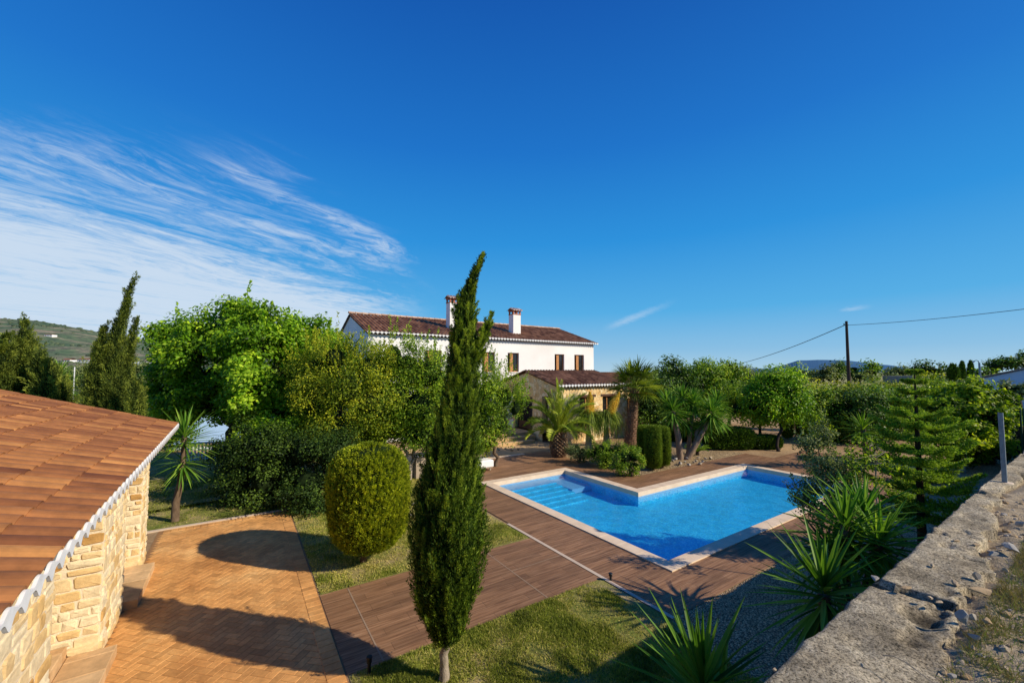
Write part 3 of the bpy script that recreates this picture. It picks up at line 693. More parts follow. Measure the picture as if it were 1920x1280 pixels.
# ------------------------------------------------------------------ wall with openings
def wall_y(mb, x0, x1, z0, z1, y, th_, holes, mat=0):
    """wall in the plane y (front face), thickness th_ towards +y, with rectangular holes (xa, xb, za, zb)"""
    xs = sorted(set([x0, x1]+[h[0] for h in holes]+[h[1] for h in holes])); zs = sorted(set([z0, z1]+[h[2] for h in holes]+[h[3] for h in holes]))
    for i in range(len(xs)-1):
        for j in range(len(zs)-1):
            cx, cz = (xs[i]+xs[i+1])/2, (zs[j]+zs[j+1])/2
            if any(h[0] < cx < h[1] and h[2] < cz < h[3] for h in holes): continue
            mb.add([(xs[i],y,zs[j]),(xs[i+1],y,zs[j]),(xs[i+1],y,zs[j+1]),(xs[i],y,zs[j+1])], [(0,1,2,3)], .5, mat)
    for h in holes:
        a, b, c, d = h; Y = y+th_
        mb.add([(a,y,c),(b,y,c),(b,Y,c),(a,Y,c)], [(0,1,2,3)], .5, mat); mb.add([(a,y,d),(a,Y,d),(b,Y,d),(b,y,d)], [(0,1,2,3)], .5, mat)
        mb.add([(a,y,c),(a,Y,c),(a,Y,d),(a,y,d)], [(0,1,2,3)], .5, mat); mb.add([(b,y,c),(b,y,d),(b,Y,d),(b,Y,c)], [(0,1,2,3)], .5, mat)

# ------------------------------------------------------------------ main house
HX0, HX1, HY = 5.85, 23.35, 23.5; EZ = 6.2; RZ = 7.78; RY = 28.0; HY2 = 32.5; SL = (RZ-EZ)/(RY-23.23)
house = thing('house', 'long white two storey villa with brown tiled roof and two white chimneys', 'house', (HX0, HY, 0))
wins = []
for (a, b) in ((796, 828), (904, 928), (952, 973), (1040, 1058), (1077, 1095)):
    f = lambda px: HY*(CA*(px-960)/F+SA)/(CA-SA*(px-960)/F)
    wins.append((f(a), f(b), 4.0, 5.32))
mb = MB()
low = [(12.2, 13.4, .5, 2.7), (9.0, 10.2, 1.3, 2.6), (7.0, 8.2, 1.3, 2.6)]
wall_y(mb, HX0, HX1, 0, EZ-.05, HY, .24, wins+low)
# other walls: left and right gables, rear
for X in (HX0, HX1):
    mb.add([(X,HY,0),(X,HY2,0),(X,HY2,EZ-.05),(X,RY,RZ-.1),(X,HY,EZ-.05)], [(0,1,2,3,4)])
mb.add([(HX0,HY2,0),(HX1,HY2,0),(HX1,HY2,EZ-.05),(HX0,HY2,EZ-.05)], [(0,1,2,3)])
mb.build('wall', M['white'], house)
def window(root, w, y, wood, open_leaf=True, cat='window'):
    a, b, c, d = w; mb = MB(); t = .06; Y = y+.12
    fr = MB()
    fr.box(a+.002, Y, c+.002, a+t, Y+.07, d-.002); fr.box(b-t, Y, c+.002, b-.002, Y+.07, d-.002); fr.box(a+t, Y, d-t, b-t, Y+.07, d-.002); fr.box(a+t, Y, c+.002, b-t, Y+.07, c+t)
    fr.box((a+b)/2-.03, Y-.006, c+t, (a+b)/2+.03, Y+.064, d-t)
    wo = fr.build('window', wood, root)
    p = MB(); p.box(a+t, Y+.03, c+t, (a+b)/2-.031, Y+.045, d-t); p.box((a+b)/2+.031, Y+.03, c+t, b-t, Y+.045, d-t); p.build('pane', M['darkglass'], wo)
    s = MB(); s.box(a-.05, y-.05, c-.06, b+.05, y+.10, c+.001); s.build('sill', M['white'], wo)
    if open_leaf:
        l = MB(); l.box(a+(b-a)*.20, y+.02, c+.03, a+(b-a)*.42, y+.055, d-.08); l.build('shutter', M['wood'], wo)
    return wo
for w in wins: window(house, w, HY, M['wood'])
for w in low[1:]: window(house, w, HY, M['darkwood'], False)
d_ = MB(); d_.box(low[0][0]+.002, HY+.1, .502, low[0][1]-.002, HY+.15, 2.698); d_.build('door', M['darkwood'], house)
mb = MB(); vv = unit(np.array([0, 1, SL])); vr = unit(np.array([0, -1, SL])); ls = math.hypot(RY-23.23, RZ-EZ)
roof_slope(mb, (HX0-.12, 23.23, EZ), (1,0,0), HX1-HX0+.4, vv, ls, .235, 12, .042, 11, .28)
roof_slope(mb, (HX0-.12, HY2+.3, EZ-.05), (1,0,0), HX1-HX0+.4, vr, ls, .47, 6, .042, 12)
roof = mb.build('roof', M['tile_far'], house)
mb = MB(); mb.add([(HX0-.1,23.3,EZ-.06),(HX1+.2,23.3,EZ-.06),(HX1+.2,RY,RZ-.09),(HX0-.1,RY,RZ-.09)], [(0,1,2,3)]); mb.add([(HX0-.1,HY2+.2,EZ-.1),(HX1+.2,HY2+.2,EZ-.1),(HX1+.2,RY,RZ-.11),(HX0-.1,RY,RZ-.11)], [(0,1,2,3)])
mb.build('eave_board', M['darkwood'], roof)
mb = MB(); eave_trim(mb, (HX0-.12, 23.23, EZ+.02), (1,0,0), HX1-HX0+.4, vv, .235, .02, .08, 0, .02, .07); mb.build('eave_trim', M['whitepaint'], roof)
mb = MB(); ridge_tiles(mb, (HX0-.14, RY, RZ+.06), (HX1+.28, RY, RZ+.06), .13, .42, .9); mb.build('ridge_tiles', mat_tile('pale_ridge_tile', (.30,.15,.09), (.45,.25,.15), (.60,.40,.28)), roof)
def chimney(x, y0, w, dpt, ztop):
    zb = EZ+(y0-23.23)*SL-.1; m_ = MB(); m_.box(x, y0, zb, x+w, y0+dpt, ztop-.02)
    ch = m_.build('chimney', M['white'], roof)
    m_ = MB(); k = .05
    m_.box(x-.02, y0-.02, ztop-.02, x+w+.02, y0+dpt+.02, ztop+.05)
    for (xx, yy) in ((x, y0), (x+w-.09, y0), (x, y0+dpt-.09), (x+w-.09, y0+dpt-.09), (x+w/2-.045, y0), (x+w/2-.045, y0+dpt-.09)): m_.box(xx, yy, ztop+.05, xx+.09, yy+.09, ztop+.24)
    m_.box(x-.03, y0-.03, ztop+.24, x+w+.03, y0+dpt+.03, ztop+.29)
    m_.build('vent', mat_plain('brick_vent', (.45,.16,.08), (.33,.11,.06), 9), ch)
    m_ = MB(); ov_ = .12; hx = x+w/2
    vl = unit(np.array([0, 1, .42])); vr_ = unit(np.array([0, -1, .42])); ll = (dpt/2+ov_)*math.sqrt(1+.42**2)
    roof_slope(m_, (x-ov_, y0-ov_, ztop+.29), (1,0,0), w+2*ov_, vl, ll, .2, 2, .035, 31); roof_slope(m_, (x-ov_, y0+dpt+ov_, ztop+.29), (1,0,0), w+2*ov_, vr_, ll, .2, 2, .035, 32)
    eave_trim(m_, (x-ov_, y0-ov_, ztop+.31), (1,0,0), w+2*ov_, vl, .2, .0, .05, 0, .015, .05)
    m_.build('cap', mat_tile('whitened_tile', (.30,.12,.08), (.55,.42,.38), (.80,.78,.76)), ch)
chimney(16.6, 24.9, .66, .62, 8.25); chimney(11.6, 25.1, .62, .62, 8.70)
m_ = MB(); q = P(695, 638, HY/(CA-SA*(695-960)/F)); m_.tube([(q[0], HY-.002, q[2]), (q[0], HY-.25, q[2]+.05)], .02, 6); m_.box(q[0]-.08, HY-.42, q[2], q[0]+.08, HY-.22, q[2]+.10); m_.tube([(q[0], HY-.02, q[2]-.05), (q[0]-.12, HY-.2, q[2]-.22)], .03, 6)
m_.build('security_lamp', M['lampgrey'], house)

# ------------------------------------------------------------------ stone annex
AX0, AX1, AY0, AYR, AY1 = 14.5, 20.2, 17.45, 20.3, 23.44; AE, AR = 3.21, 4.02
ann = thing('stone_annex', 'single storey yellow stone wing with brown tiled roof in front of the white villa', 'building', (AX0, AY0, 0))
f = lambda px, y: y*(CA*(px-960)/F+SA)/(CA-SA*(px-960)/F)
aw = [(f(1086, AY0), f(1113, AY0), 1.35, 2.55), (f(1129, AY0), f(1150, AY0), 1.35, 2.55)]
mb = MB(); wall_y(mb, AX0, AX1, 0, AE-.03, AY0, .25, aw)
gh = [(17.9, 18.75, .5, 2.6), (19.7, 21.6, .5, 2.5)]   # openings in the gable wall (y ranges)
ys = sorted({AY0, AYR, AY1}|{h[0] for h in gh}|{h[1] for h in gh})
def rz_(y): return AE-.03+(AR-AE)*(1-abs(y-AYR)/(AYR-AY0)) if y <= AYR else AE-.03+(AR-AE)*(1-(y-AYR)/(AY1-AYR))
for i in range(len(ys)-1):
    a, b = ys[i], ys[i+1]; hole = [h for h in gh if h[0] <= a and b <= h[1]]; zb = hole[0][3] if hole else 0
    mb.add([(AX0,a,zb),(AX0,b,zb),(AX0,b,rz_(b)),(AX0,a,rz_(a))], [(0,1,2,3)])
    if hole and not (hole[0][0] < a): pass
for h in gh:
    mb.add([(AX0,h[0],h[2]),(AX0+.35,h[0],h[2]),(AX0+.35,h[0],h[3]),(AX0,h[0],h[3])], [(0,1,2,3)]); mb.add([(AX0,h[1],h[2]),(AX0+.35,h[1],h[2]),(AX0+.35,h[1],h[3]),(AX0,h[1],h[3])], [(0,1,2,3)]); mb.add([(AX0,h[0],h[3]),(AX0+.35,h[0],h[3]),(AX0+.35,h[1],h[3]),(AX0,h[1],h[3])], [(0,1,2,3)])
mb.add([(AX1,AY0,0),(AX1,AY1,0),(AX1,AY1,AE-.03),(AX1,AYR,AR-.03),(AX1,AY0,AE-.03)], [(0,1,2,3,4)])
mb.build('wall', M['annex'], ann)
for w in aw:
    wo = window(ann, w, AY0, M['wood'], False)
    l = MB(); l.box(w[0]-.14, AY0-.03, w[3], w[1]+.14, AY0+.14, w[3]+.13); l.build('lintel', M['darkwood'], wo)
for h, m_ in ((gh[0], M['darkwood']), (gh[1], M['darkwood'])):
    l = MB(); l.box(AX0+.25, h[0]+.002, h[2], AX0+.30, h[1]-.002, h[3]-.002); dd = l.build('door', m_, ann)
    l = MB(); l.box(AX0+.21, h[0]+.15, h[2]+.5, AX0+.249, h[1]-.15, h[3]-.25); l.build('pane', M['darkglass'], dd)
l = MB(); l.box(AX0-.02, 21.75, .5, AX0+.05, 22.6, 2.45); l.build('door', M['whitepaint'], ann)['label'] = 'white door under the porch'
mb = MB(); sl = (AR-AE)/(AYR-AY0+.25); va = unit(np.array([0, 1, sl])); vb = unit(np.array([0, -1, sl])); la = math.hypot(AYR-AY0+.25, AR-AE)
roof_slope(mb, (AX0-.1, AY0-.25, AE), (1,0,0), AX1-AX0+.3, va, la, .235, 8, .042, 21, .28); roof_slope(mb, (AX0-.1, AY1+.04, AE+.04), (1,0,0), AX1-AX0+.3, vb, la, .235, 8, .042, 22)
ar = mb.build('roof', M['tile_far'], ann)
mb = MB(); eave_trim(mb, (AX0-.1, AY0-.25, AE+.02), (1,0,0), AX1-AX0+.3, va, .235, .02, .08, 0, .02, .07); mb.build('eave_trim', M['whitepaint'], ar)
mb = MB(); mb.add([(AX0-.09,AY0-.2,AE-.05),(AX1+.18,AY0-.2,AE-.05),(AX1+.18,AYR,AR-.05),(AX0-.09,AYR,AR-.05)], [(0,1,2,3)]); mb.add([(AX0-.09,AY1,AE-.05),(AX1+.18,AY1,AE-.05),(AX1+.18,AYR,AR-.06),(AX0-.09,AYR,AR-.06)], [(0,1,2,3)])
mb.build('eave_board', M['darkwood'], ar)
# side wing, set back, mostly behind the palm and trees
wing = thing('porch_wing', 'low stone porch wing set back behind the fan palm', 'building', (20.3, 19.2, 0))
mb = MB(); wall_y(mb, 20.25, 25.5, 0, 2.72, 19.2, .3, [(21.0, 22.6, .3, 2.2), (23.2, 24.6, .9, 2.2)])
mb.build('wall', M['annex'], wing)
mb = MB(); mb.box(21.0, 19.45, .3, 22.6, 19.5, 2.2); mb.box(23.2, 19.45, .9, 24.6, 19.5, 2.2); mb.build('opening_shade_panel', M['interior'], wing)  # flat dark panels painted as the shade inside the openings
mb = MB(); roof_slope(mb, (20.25, 18.95, 2.78), (1,0,0), 5.4, unit(np.array([0,1,.28])), 4.2, .235, 9, .042, 25); mb.build('roof', M['tile_far'], wing)
# terrace platform with steps
ter = thing('stone_terrace', 'raised yellow stone terrace with steps before the porch of the stone wing', 'terrace', (11, 19.2, 0))
mb = MB(); mb.bbox(9.6, 19.6, .0, 14.45, 23.45, .50, .02); mb.bbox(10.6, 19.1, .0, 14.3, 19.6, .34, .02); mb.bbox(11.2, 18.65, .0, 13.9, 19.1, .17, .02); mb.build('platform', M['terracepave'], ter)
mb = MB(); mb.box(9.5, 19.4, 0, 9.95, 19.85, .85); mb.build('pillar', M['stonemortar'], ter)
# ------------------------------------------------------------------ stone outbuilding, left foreground
E0 = np.array([-1.17, 11.89, 2.8]); E1 = np.array([-.84, -.6, 2.8])
ey = unit(E1-E0); ex = np.array([-ey[1]*-1, ey[0]*-1, 0]); ex = np.array([ey[1], -ey[0], 0])   # pointing uphill (-u)
if ex[0] > 0: ex = -ex
SLOPE = .305; vup = unit(ex+UP*SLOPE)
cas = thing('stone_outbuilding', 'low outbuilding with orange terracotta tile roof, white eave edge and honey stone piers', 'building', (-1.6, 8, 0))
mb = MB(); Ls = 5.6
roof_slope(mb, E1, -ey, float(np.linalg.norm(E1-E0)), vup, Ls, .198, 16, .030, 41, .20, 8, .016, flat=True)
casroof = mb.build('roof', M['tile_near'], cas)
mb = MB(); n_ = unit(np.cross(-ey, vup)); n_ = n_ if n_[2] > 0 else -n_
a = E1+ex*.14-n_*.035; b = E0+ex*.14-n_*.035; up = vup*Ls
mb.add([a, b, b+up, a+up, a-n_*.05, b-n_*.05, b+up-n_*.05, a+up-n_*.05], [(0,1,2,3),(4,7,6,5),(0,4,5,1),(1,5,6,2),(2,6,7,3),(3,7,4,0)])
mb.build('roof_board', M['darkwood'], casroof)
mb = MB(); eave_trim(mb, E1-ex*.012, -ey, float(np.linalg.norm(E1-E0)), vup, .198, .012, .062, 0, .018, .04)
mb.build('eave_trim', M['whitepaint'], casroof)
mb = MB(); Er = E0+up; pp = E0+vup*.0
k = int(Ls/.42)
for i in range(k):                                        # verge tiles along the far end
    a_ = E0+vup*(i*.42)-ey*.02+n_*.005; V = []
    for j, rr in ((0, .085), (1, .075)):
        for q in range(7):
            an = pi*q/6; V.append(a_+vup*.44*j-ey*(cos(an)*rr)*.8+n_*(sin(an)*rr*.6+.01))
    mb.add(V, [(q, q+1, 8+q, 7+q) for q in range(6)], random.Random(i).random())
mb.build('verge_tiles', M['tile_near'], casroof)

def rubble(mb, o, du, dz, nrm, w, h, seed, hmin=.09, hmax=.21, depth=.022):
    """irregular roughly squared stones packed on a face; o = lower corner"""
    rg = random.Random(seed); o = np.array(o, float); du = np.array(du, float); nrm = np.array(nrm, float)
    z = 0.0
    while z < h-.04:
        hh = min(rg.uniform(hmin, hmax), h-z)
        if h-z-hh < .07: hh = h-z
        x = 0.0
        while x < w-.03:
            ww = min(rg.uniform(hh*.7, hh*2.1), w-x)
            if w-x-ww < .09: ww = w-x
            parts = [(x, z, ww, hh)] if hh < .19 or rg.random() < .6 else [(x, z, ww, hh*.5), (x, z+hh*.5, ww, hh*.5)]
            for (a, b, c, d) in parts:
                g_ = rg.uniform(.005, .014); cx, cz = a+c/2, b+d/2; dp = depth*rg.uniform(.2, 1.0); j = lambda s_: rg.uniform(-s_, s_)
                hx, hz = c/2-g_, d/2-g_; q = .22; pl = [(-1,-1+q),(-1+q,-1),(1-q,-1),(1,-1+q),(1,1-q),(1-q,1),(-1+q,1),(-1,1-q)]; n = 8
                jx = [j(.13) for _ in range(8)]; jz = [j(.13) for _ in range(8)]
                base = [o+du*(cx+(p_[0]+jx[i])*hx)+dz*(cz+(p_[1]+jz[i])*hz) for i, p_ in enumerate(pl)]
                top = [o+du*(cx+(p_[0]+jx[i])*(hx-.012))+dz*(cz+(p_[1]+jz[i])*(hz-.012))+nrm*(dp+j(.006)) for i, p_ in enumerate(pl)]
                V = base+top+[o+du*(cx+j(.02))+dz*(cz+j(.02))+nrm*(dp+.004+j(.010))]
                mb.add(V, [(t, (t+1) % n, n+(t+1) % n, n+t) for t in range(n)]+[(n+t, n+(t+1) % n, 2*n) for t in range(n)], min(1, max(0, rg.gauss(.70, .30))))
            x += ww
        z += hh
def pier(v0, v1, u0, u1, top, seed):
    root = MB(); root.box(u0, v0, 0, u1, v1, top)
    p = root.build('pier', M['stonemortar'], cas)
    s = MB(); rubble(s, (u0, v0, .02), (1,0,0), UP, (0,-1,0), u1-u0, top-.04, seed)
    rubble(s, (u1, v0, .02), (0,1,0), UP, (1,0,0), v1-v0, top-.04, seed+1)
    rubble(s, (u1-.02, v0-.05, .0), (0,1,0), UP, (1,0,0), v1-v0+.05, .22, seed+2, .18, .24, .07)
    rubble(s, (u1-.32, v0-.0, .0), (1,0,0), UP, (0,-1,0), .34, .24, seed+3, .18, .24, .06)
    s.build('stonework', M['stone'], p); return p
pier(4.55, 6.25, -2.95, -1.56, 2.78, 50); pier(8.16, 9.45, -2.95, -1.56, 2.78, 60); pier(11.15, 11.75, -2.95, -1.60, 2.78, 70)
pier(.4, 2.6, -2.95, -1.52, 2.75, 80)
mb = MB(); mb.box(-7.2, -.4, 0, -3.0, 11.6, 2.9); mb.build('wall', M['stonemortar'], cas)
mb = MB(); mb.box(-3.05, 2.62, 2.60, -1.7, 11.14, 2.77); mb.build('beam', M['darkwood'], cas)
def stair(v0, v1):
    mb = MB(); rg = random.Random(int(v0*10)); y = v0
    while y < v1-.05:
        y2 = min(y+.42, v1)
        mb.bbox(-1.86, y+.003, .0, -1.36, y2-.003, .15+rg.uniform(0, .001), .008, rg.random()); mb.bbox(-3.0, y+.003, .0, -1.865, y2-.003, .30+rg.uniform(0, .001), .008, rg.random())
        y = y2
    mb.build('steps', M['steptile'], cas)
stair(2.62, 4.54); stair(6.26, 8.10); stair(9.47, 11.10)
def walllamp(v, z, u=-1.50):
    m_ = MB(); m_.bbox(u, v, z, u+.11, v+.17, z+.30, .01); lo = m_.build('wall_lamp', M['lampgrey'], cas)
    m_ = MB()
    for i in range(6): m_.box(u+.111, v+.02, z+.035+i*.042, u+.125, v+.15, z+.057+i*.042)
    m_.build('louvre', M['whitepaint'], lo)
walllamp(5.75, 2.2); walllamp(8.95, 2.25)

# ------------------------------------------------------------------ retaining wall and upper terrain
def vL(u): return 1.135+.012*(u-2.26)+.02*(vnoise(u*3.1, 3.3)-.5)+.012*(vnoise(u*11, 8)-.5)+np.where(u < 4.15, .045, 0)
def vR(u): return np.minimum(.60+.075*(u-3), 1.0)+.18*(vnoise(u*1.9, 17.2)-.5)+.12*(vnoise(u*5.3, 5.1)-.5)+.05*(vnoise(u*17, 9.1)-.5)
us = np.concatenate([np.arange(-1.4, 1.9, .1), np.arange(1.9, 9, .022), np.arange(9, 30, .12)])
nv = 26; A = np.linspace(0, 1, nv); U = us[:, None]*np.ones(nv); Lf = vL(U); Rt = vR(U); Vv = Lf*(1-A)+Rt*A
Z = 2.40-.045*(U < 4.15)+.03*(fbm(U*2.2, Vv*3+4, 5)-.47)*2+.022*(fbm(U*14, Vv*14, 4)-.47)
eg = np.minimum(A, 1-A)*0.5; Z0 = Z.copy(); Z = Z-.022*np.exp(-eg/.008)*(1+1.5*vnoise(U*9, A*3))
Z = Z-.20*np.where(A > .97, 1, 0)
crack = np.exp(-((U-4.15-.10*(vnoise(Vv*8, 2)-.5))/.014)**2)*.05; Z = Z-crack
for uc in (5.25, 5.9, 6.7, 7.35, 8.2, 9.0, 10.1):
    Z = Z-np.exp(-((U-uc-.09*(vnoise(Vv*7, uc*3)-.5)-.15*(Vv-.9))/.012)**2)*.028*np.clip((1.0-Vv)*5, .1, 1)+.018*(vnoise(np.full_like(U, uc)*3.3, 1)-.5)*(U > uc)
Z = Z-.05*np.clip((fbm(U*3.1+7, Vv*5, 3)-.60)*6, 0, 1)
mb = MB(); n = len(us); V = np.stack([U, Vv, Z], 2).reshape(-1, 3)
ii, jj = np.meshgrid(np.arange(n-1), np.arange(nv-1), indexing='ij'); q = (ii*nv+jj).ravel()
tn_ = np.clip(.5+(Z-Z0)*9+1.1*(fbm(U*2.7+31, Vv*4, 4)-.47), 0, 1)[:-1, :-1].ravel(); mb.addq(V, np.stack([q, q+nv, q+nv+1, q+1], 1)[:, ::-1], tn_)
S = []; lv = [0, .5, 1.2, 2.0, 2.36]
SV = np.stack([np.stack([us, vL(us)+.02*(vnoise(us*4, z*5)-.5), np.where(z > 2.3, Z[:, 0], z)*np.ones(n)], 1) for z in lv], 1).reshape(-1, 3)
ii, jj = np.meshgrid(np.arange(n-1), np.arange(4), indexing='ij'); q = (ii*5+jj).ravel()
mb.addq(SV, np.stack([q, q+5, q+6, q+1], 1), .5)
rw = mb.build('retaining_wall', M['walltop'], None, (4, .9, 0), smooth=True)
tag(rw, 'long weathered concrete retaining wall with mottled top running beside the gravel', 'wall')
# terrain behind the wall (camera side)
def zterr(x, y): return 2.355+.10*(fbm(x*1.4+3, y*1.4, 4)-.47)+.05*(fbm(x*6, y*6, 4)-.47)-.035*np.clip((y-(vR(x)-.10))/.10, 0, 1)
xs = np.concatenate([[-3], np.arange(1.5, 9, .03), np.arange(9, 70, 1.0)]); ys_ = np.concatenate([[-60, -20, -6, -3], np.arange(-1.6, 1.12, .03)])
X, Y = np.meshgrid(xs, ys_, indexing='ij'); Zt = zterr(X, Y); Zt = np.where(Y < -1.7, 2.33, Zt)
keep = (Y[:-1, :-1] < vR(X[:-1, :-1])+.02)
mb = MB(); V = np.stack([X, Y, Zt], 2).reshape(-1, 3); ny = len(ys_); ii, jj = np.meshgrid(np.arange(len(xs)-1), np.arange(ny-1), indexing='ij'); q = (ii*ny+jj)[keep].ravel()
mb.addq(V, np.stack([q, q+ny, q+ny+1, q+1], 1), .5)
o = mb.build('terrain', M['terrain'], smooth=True); o['kind'] = 'structure'
tag(grass('dry_grass', [(2.6,-.9,8.5,.62)], 110000, .055, 15, LEAF['weed'], w=.0035, dry=.6, zf=zterr), 'dry grass and weeds growing on the earth behind the retaining wall')
# small stones as ground cover
rng = np.random.RandomState(4); mb = MB()
for i in range(900):
    x = rng.uniform(2.9, 8.6); y = rng.uniform(-.9, 1) ; yr = float(vR(np.array(x)))
    if y > yr+.05: continue
    s = rng.uniform(.004, .022)*(1.7 if y > yr-.18 and rng.rand() < .35 else 1); V, Fc = ico((x, y, float(zterr(np.array(x), np.array(y)))+s*.2), (s*1.3, s, s*.7), 1, .3, i); mb.add(V, Fc, rng.rand())
o = mb.build('small_stones', M['rock']); tag(o, 'scatter of small pale stones on the dry earth behind the wall', 'stones', None, 'stuff')

rock_i = [0]
def rock(px, py, sx, sy, sz, rz, label, z=2.40, group=None, sink=.25, tint=.5, pos=None):
    rock_i[0] += 1; p = G(px, py, z) if pos is None else np.array(pos, float); V, Fc = ico((0, 0, 0), 1, 3, .45, rock_i[0]*7)
    rg = np.random.RandomState(rock_i[0])
    for k in range(22):                                   # flatten facets
        d = unit(rg.normal(size=3)); t = V@d; lim = rg.uniform(.36, .66); V = V-np.outer(np.maximum(t-lim, 0), d)
    V = V*np.array([sx, sy, sz]); c, s = cos(rz), sin(rz)
    V = np.stack([V[:, 0]*c-V[:, 1]*s, V[:, 0]*s+V[:, 1]*c, V[:, 2]], 1)+p+UP*sz*(1-sink)
    mb = MB(); mb.add(V, Fc, tint); return tag(mb.build('rock', M['rock'], None, p), label, 'rock', group)
rock(1838, 1112, .14, .065, .035, -.5, 'large flat ochre stone slab lying on the edge of the wall', tint=.3)
rock(1792, 1098, .045, .04, .025, .4, 'pale ochre stone touching the left end of the large flat slab', tint=.45)
rock(1833, 1088, .05, .045, .05, 1.2, 'bright cream stone just behind the large flat slab', tint=.6)
rock(1892, 1030, .14, .07, .05, .1, 'whitish lumpy stone, the largest pale one at the far edge of the wall', tint=1.0)
rock(1864, 1042, .06, .045, .03, -.4, 'grey pointed stone left of the whitish lumpy stone', tint=.95)
rock(1793, 1015, .065, .025, .012, -.5, 'thin yellowish flake lying on the wall top, left one of two', sink=0, tint=.4)
rock(1832, 1024, .075, .03, .015, -.4, 'thin yellowish flake lying on the wall top, right one of two', sink=0, tint=.35)
rock(1748, 1063, .03, .022, .02, .2, 'small cream stone alone in the middle of the wall top', tint=.6)
rock(1745, 1124, .035, .025, .018, .5, 'small stone beside the crack in the wall top', tint=.6)
rock(1763, 1130, .035, .022, .014, -.3, 'flat chip next to the small stone by the wall crack', tint=.5)
rock(1805, 1172, .045, .045, .075, .3, 'upright grey stone standing in the notch of the wall edge', tint=1.0)
rock(1824, 1164, .05, .03, .04, -.6, 'pale wedge stone leaning on the upright grey stone', tint=.8)
rock(1828, 1200, .045, .035, .03, 1.0, 'blue grey stone in front of the upright stone', tint=1.0)
rock(1850, 1170, .05, .03, .025, -.5, 'ochre flat stone right of the upright stone', tint=.25)
rock(1824, 1218, .022, .02, .02, .5, 'small brown stone below the blue grey stone', tint=.4)
rock(1884, 1074, .045, .03, .025, .8, 'brown stone in the dry grass behind the bright cream stone', tint=.35)
rock(1700, 1104, .07, .03, .015, -.6, 'dark angular flake in the crack of the wall top', sink=0, tint=.3)
rock(1640, 1086, .08, .035, .018, .3, 'grey flake sticking out over the garden edge of the wall', z=2.38, sink=0, tint=.9)
rock(1914, 988, .05, .05, .05, .2, 'grey boulder at the right edge beyond the wall', tint=.9)
rock(1786, 1272, .035, .03, .022, .2, 'pale stone at the bottom right in the dry grass', tint=.9)
rock(1452, 1258, .02, .016, .014, .2, 'small round pebble on the near garden edge of the wall', z=2.37, tint=.5)
# galvanised post on the wall
pb = G(1884, 905, 2.38); post = thing('fence_post', 'blue grey galvanised steel post standing on the retaining wall', 'post', pb)
mb = MB(); x, y, z = pb; mb.box(x-.025, y-.025, z, x-.019, y+.025, z+1.02); mb.box(x-.019, y+.019, z, x+.025, y+.025, z+1.02); mb.box(x-.019, y-.025, z, x+.025, y-.019, z+1.02); mb.build('upright', M['metal'], post)
mb = MB(); mb.cyl((x, y, z-.01), .10, .085, .022, 14); mb.build('footing', M['coping'], post)
# dry twigs on the wall and tall dry stems added at its right to throw thin shadows
p0 = G(1655, 1228, 2.42); p1 = G(1770, 1295, 2.42); mb = MB(); mid = (p0+p1)/2+np.array([.02,.03,.03]); mb.tube([p0, (p0+mid)/2+UP*.012, mid, (mid+p1)/2+np.array([0,.02,.01]), p1], .0022, 5)
tag(mb.build('twig', BARKG, None, p0), 'thin curved dry twig lying across the near end of the wall top', 'twig')
def drystem(pos, h, seed, label):
    rg = np.random.RandomState(seed); mb = MB(); pos = np.array(pos, float); ALLP = []
    for k in range(7):
        d = unit(rg.normal(size=3)*.35+UP); pts = [pos+d*h*t*rg.uniform(.95, 1.05)+np.array([rg.normal()*.02*t, rg.normal()*.02*t, 0]) for t in np.linspace(0, 1, 6)]
        mb.tube(pts, [.0035*(1-t*.7) for t in np.linspace(0, 1, 6)], 5); ALLP.append(np.array(pts)[2:]*.5+np.array(pts)[1:-1]*.5)
    A_ = np.concatenate(ALLP); C = A_[rg.randint(len(A_), size=320)]; quadleaves(mb, C, sphere_dirs(rg, 320), rg, .055, .012, rg.rand(320))
    tag(mb.build('shadow_weed', LEAF['weed'], None, pos), label, 'plant', 'weeds added for their shadows on the wall')
for i, (x, y, h) in enumerate(((4.9, -.15, .42), (5.9, .1, .38), (4.3, -.35, .30), (7.2, .2, .40), (7.9, .3, .35))):
    drystem((x, y, 2.3), h, 30+i, 'dry weed added beyond the retaining wall to throw thin shadows on it')

# ------------------------------------------------------------------ trees
def tree(name, label, cat, base, blobs, leafm, seed, trunk_r=.12, top=None, barkm=None, group=None, kw={}, wig=.06, nl=5, ntr=1, spread=.2):
    base = np.array(base, float); t = thing(name, label, cat, base, group)
    B = np.array(blobs); ctr = B[:, :3].mean(0); zlow = (B[:, 2]-B[:, 5]).min()
    tp = np.array(top if top is not None else (base[0]*.5+ctr[0]*.5, base[1]*.5+ctr[1]*.5, max(zlow+.25, base[2]+.4)), float)
    rg = np.random.RandomState(seed+500); tg = [B[i, :3] for i in rg.choice(len(B), min(nl, len(B)), replace=False)]
    for k in range(ntr):
        off = np.zeros(3) if ntr == 1 else np.array([rg.uniform(-spread, spread), rg.uniform(-spread, spread), 0])
        m_ = trunk_mb(base+off*.4, tp+off*2.2, trunk_r, trunk_r*.65, seed+k, tg[k::ntr], wig); m_.build('trunk', barkm or BARK, t, smooth=True)
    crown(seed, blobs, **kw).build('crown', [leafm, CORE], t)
    return t
def kwd(d, q=1.0, **k):
    s = d/16.0; o = dict(dens=4.6/s**1.6*q, per=112, rc=.40*s**.8, leaf=.105*s**.85, wid=.060*s**.85); o.update(k); return o

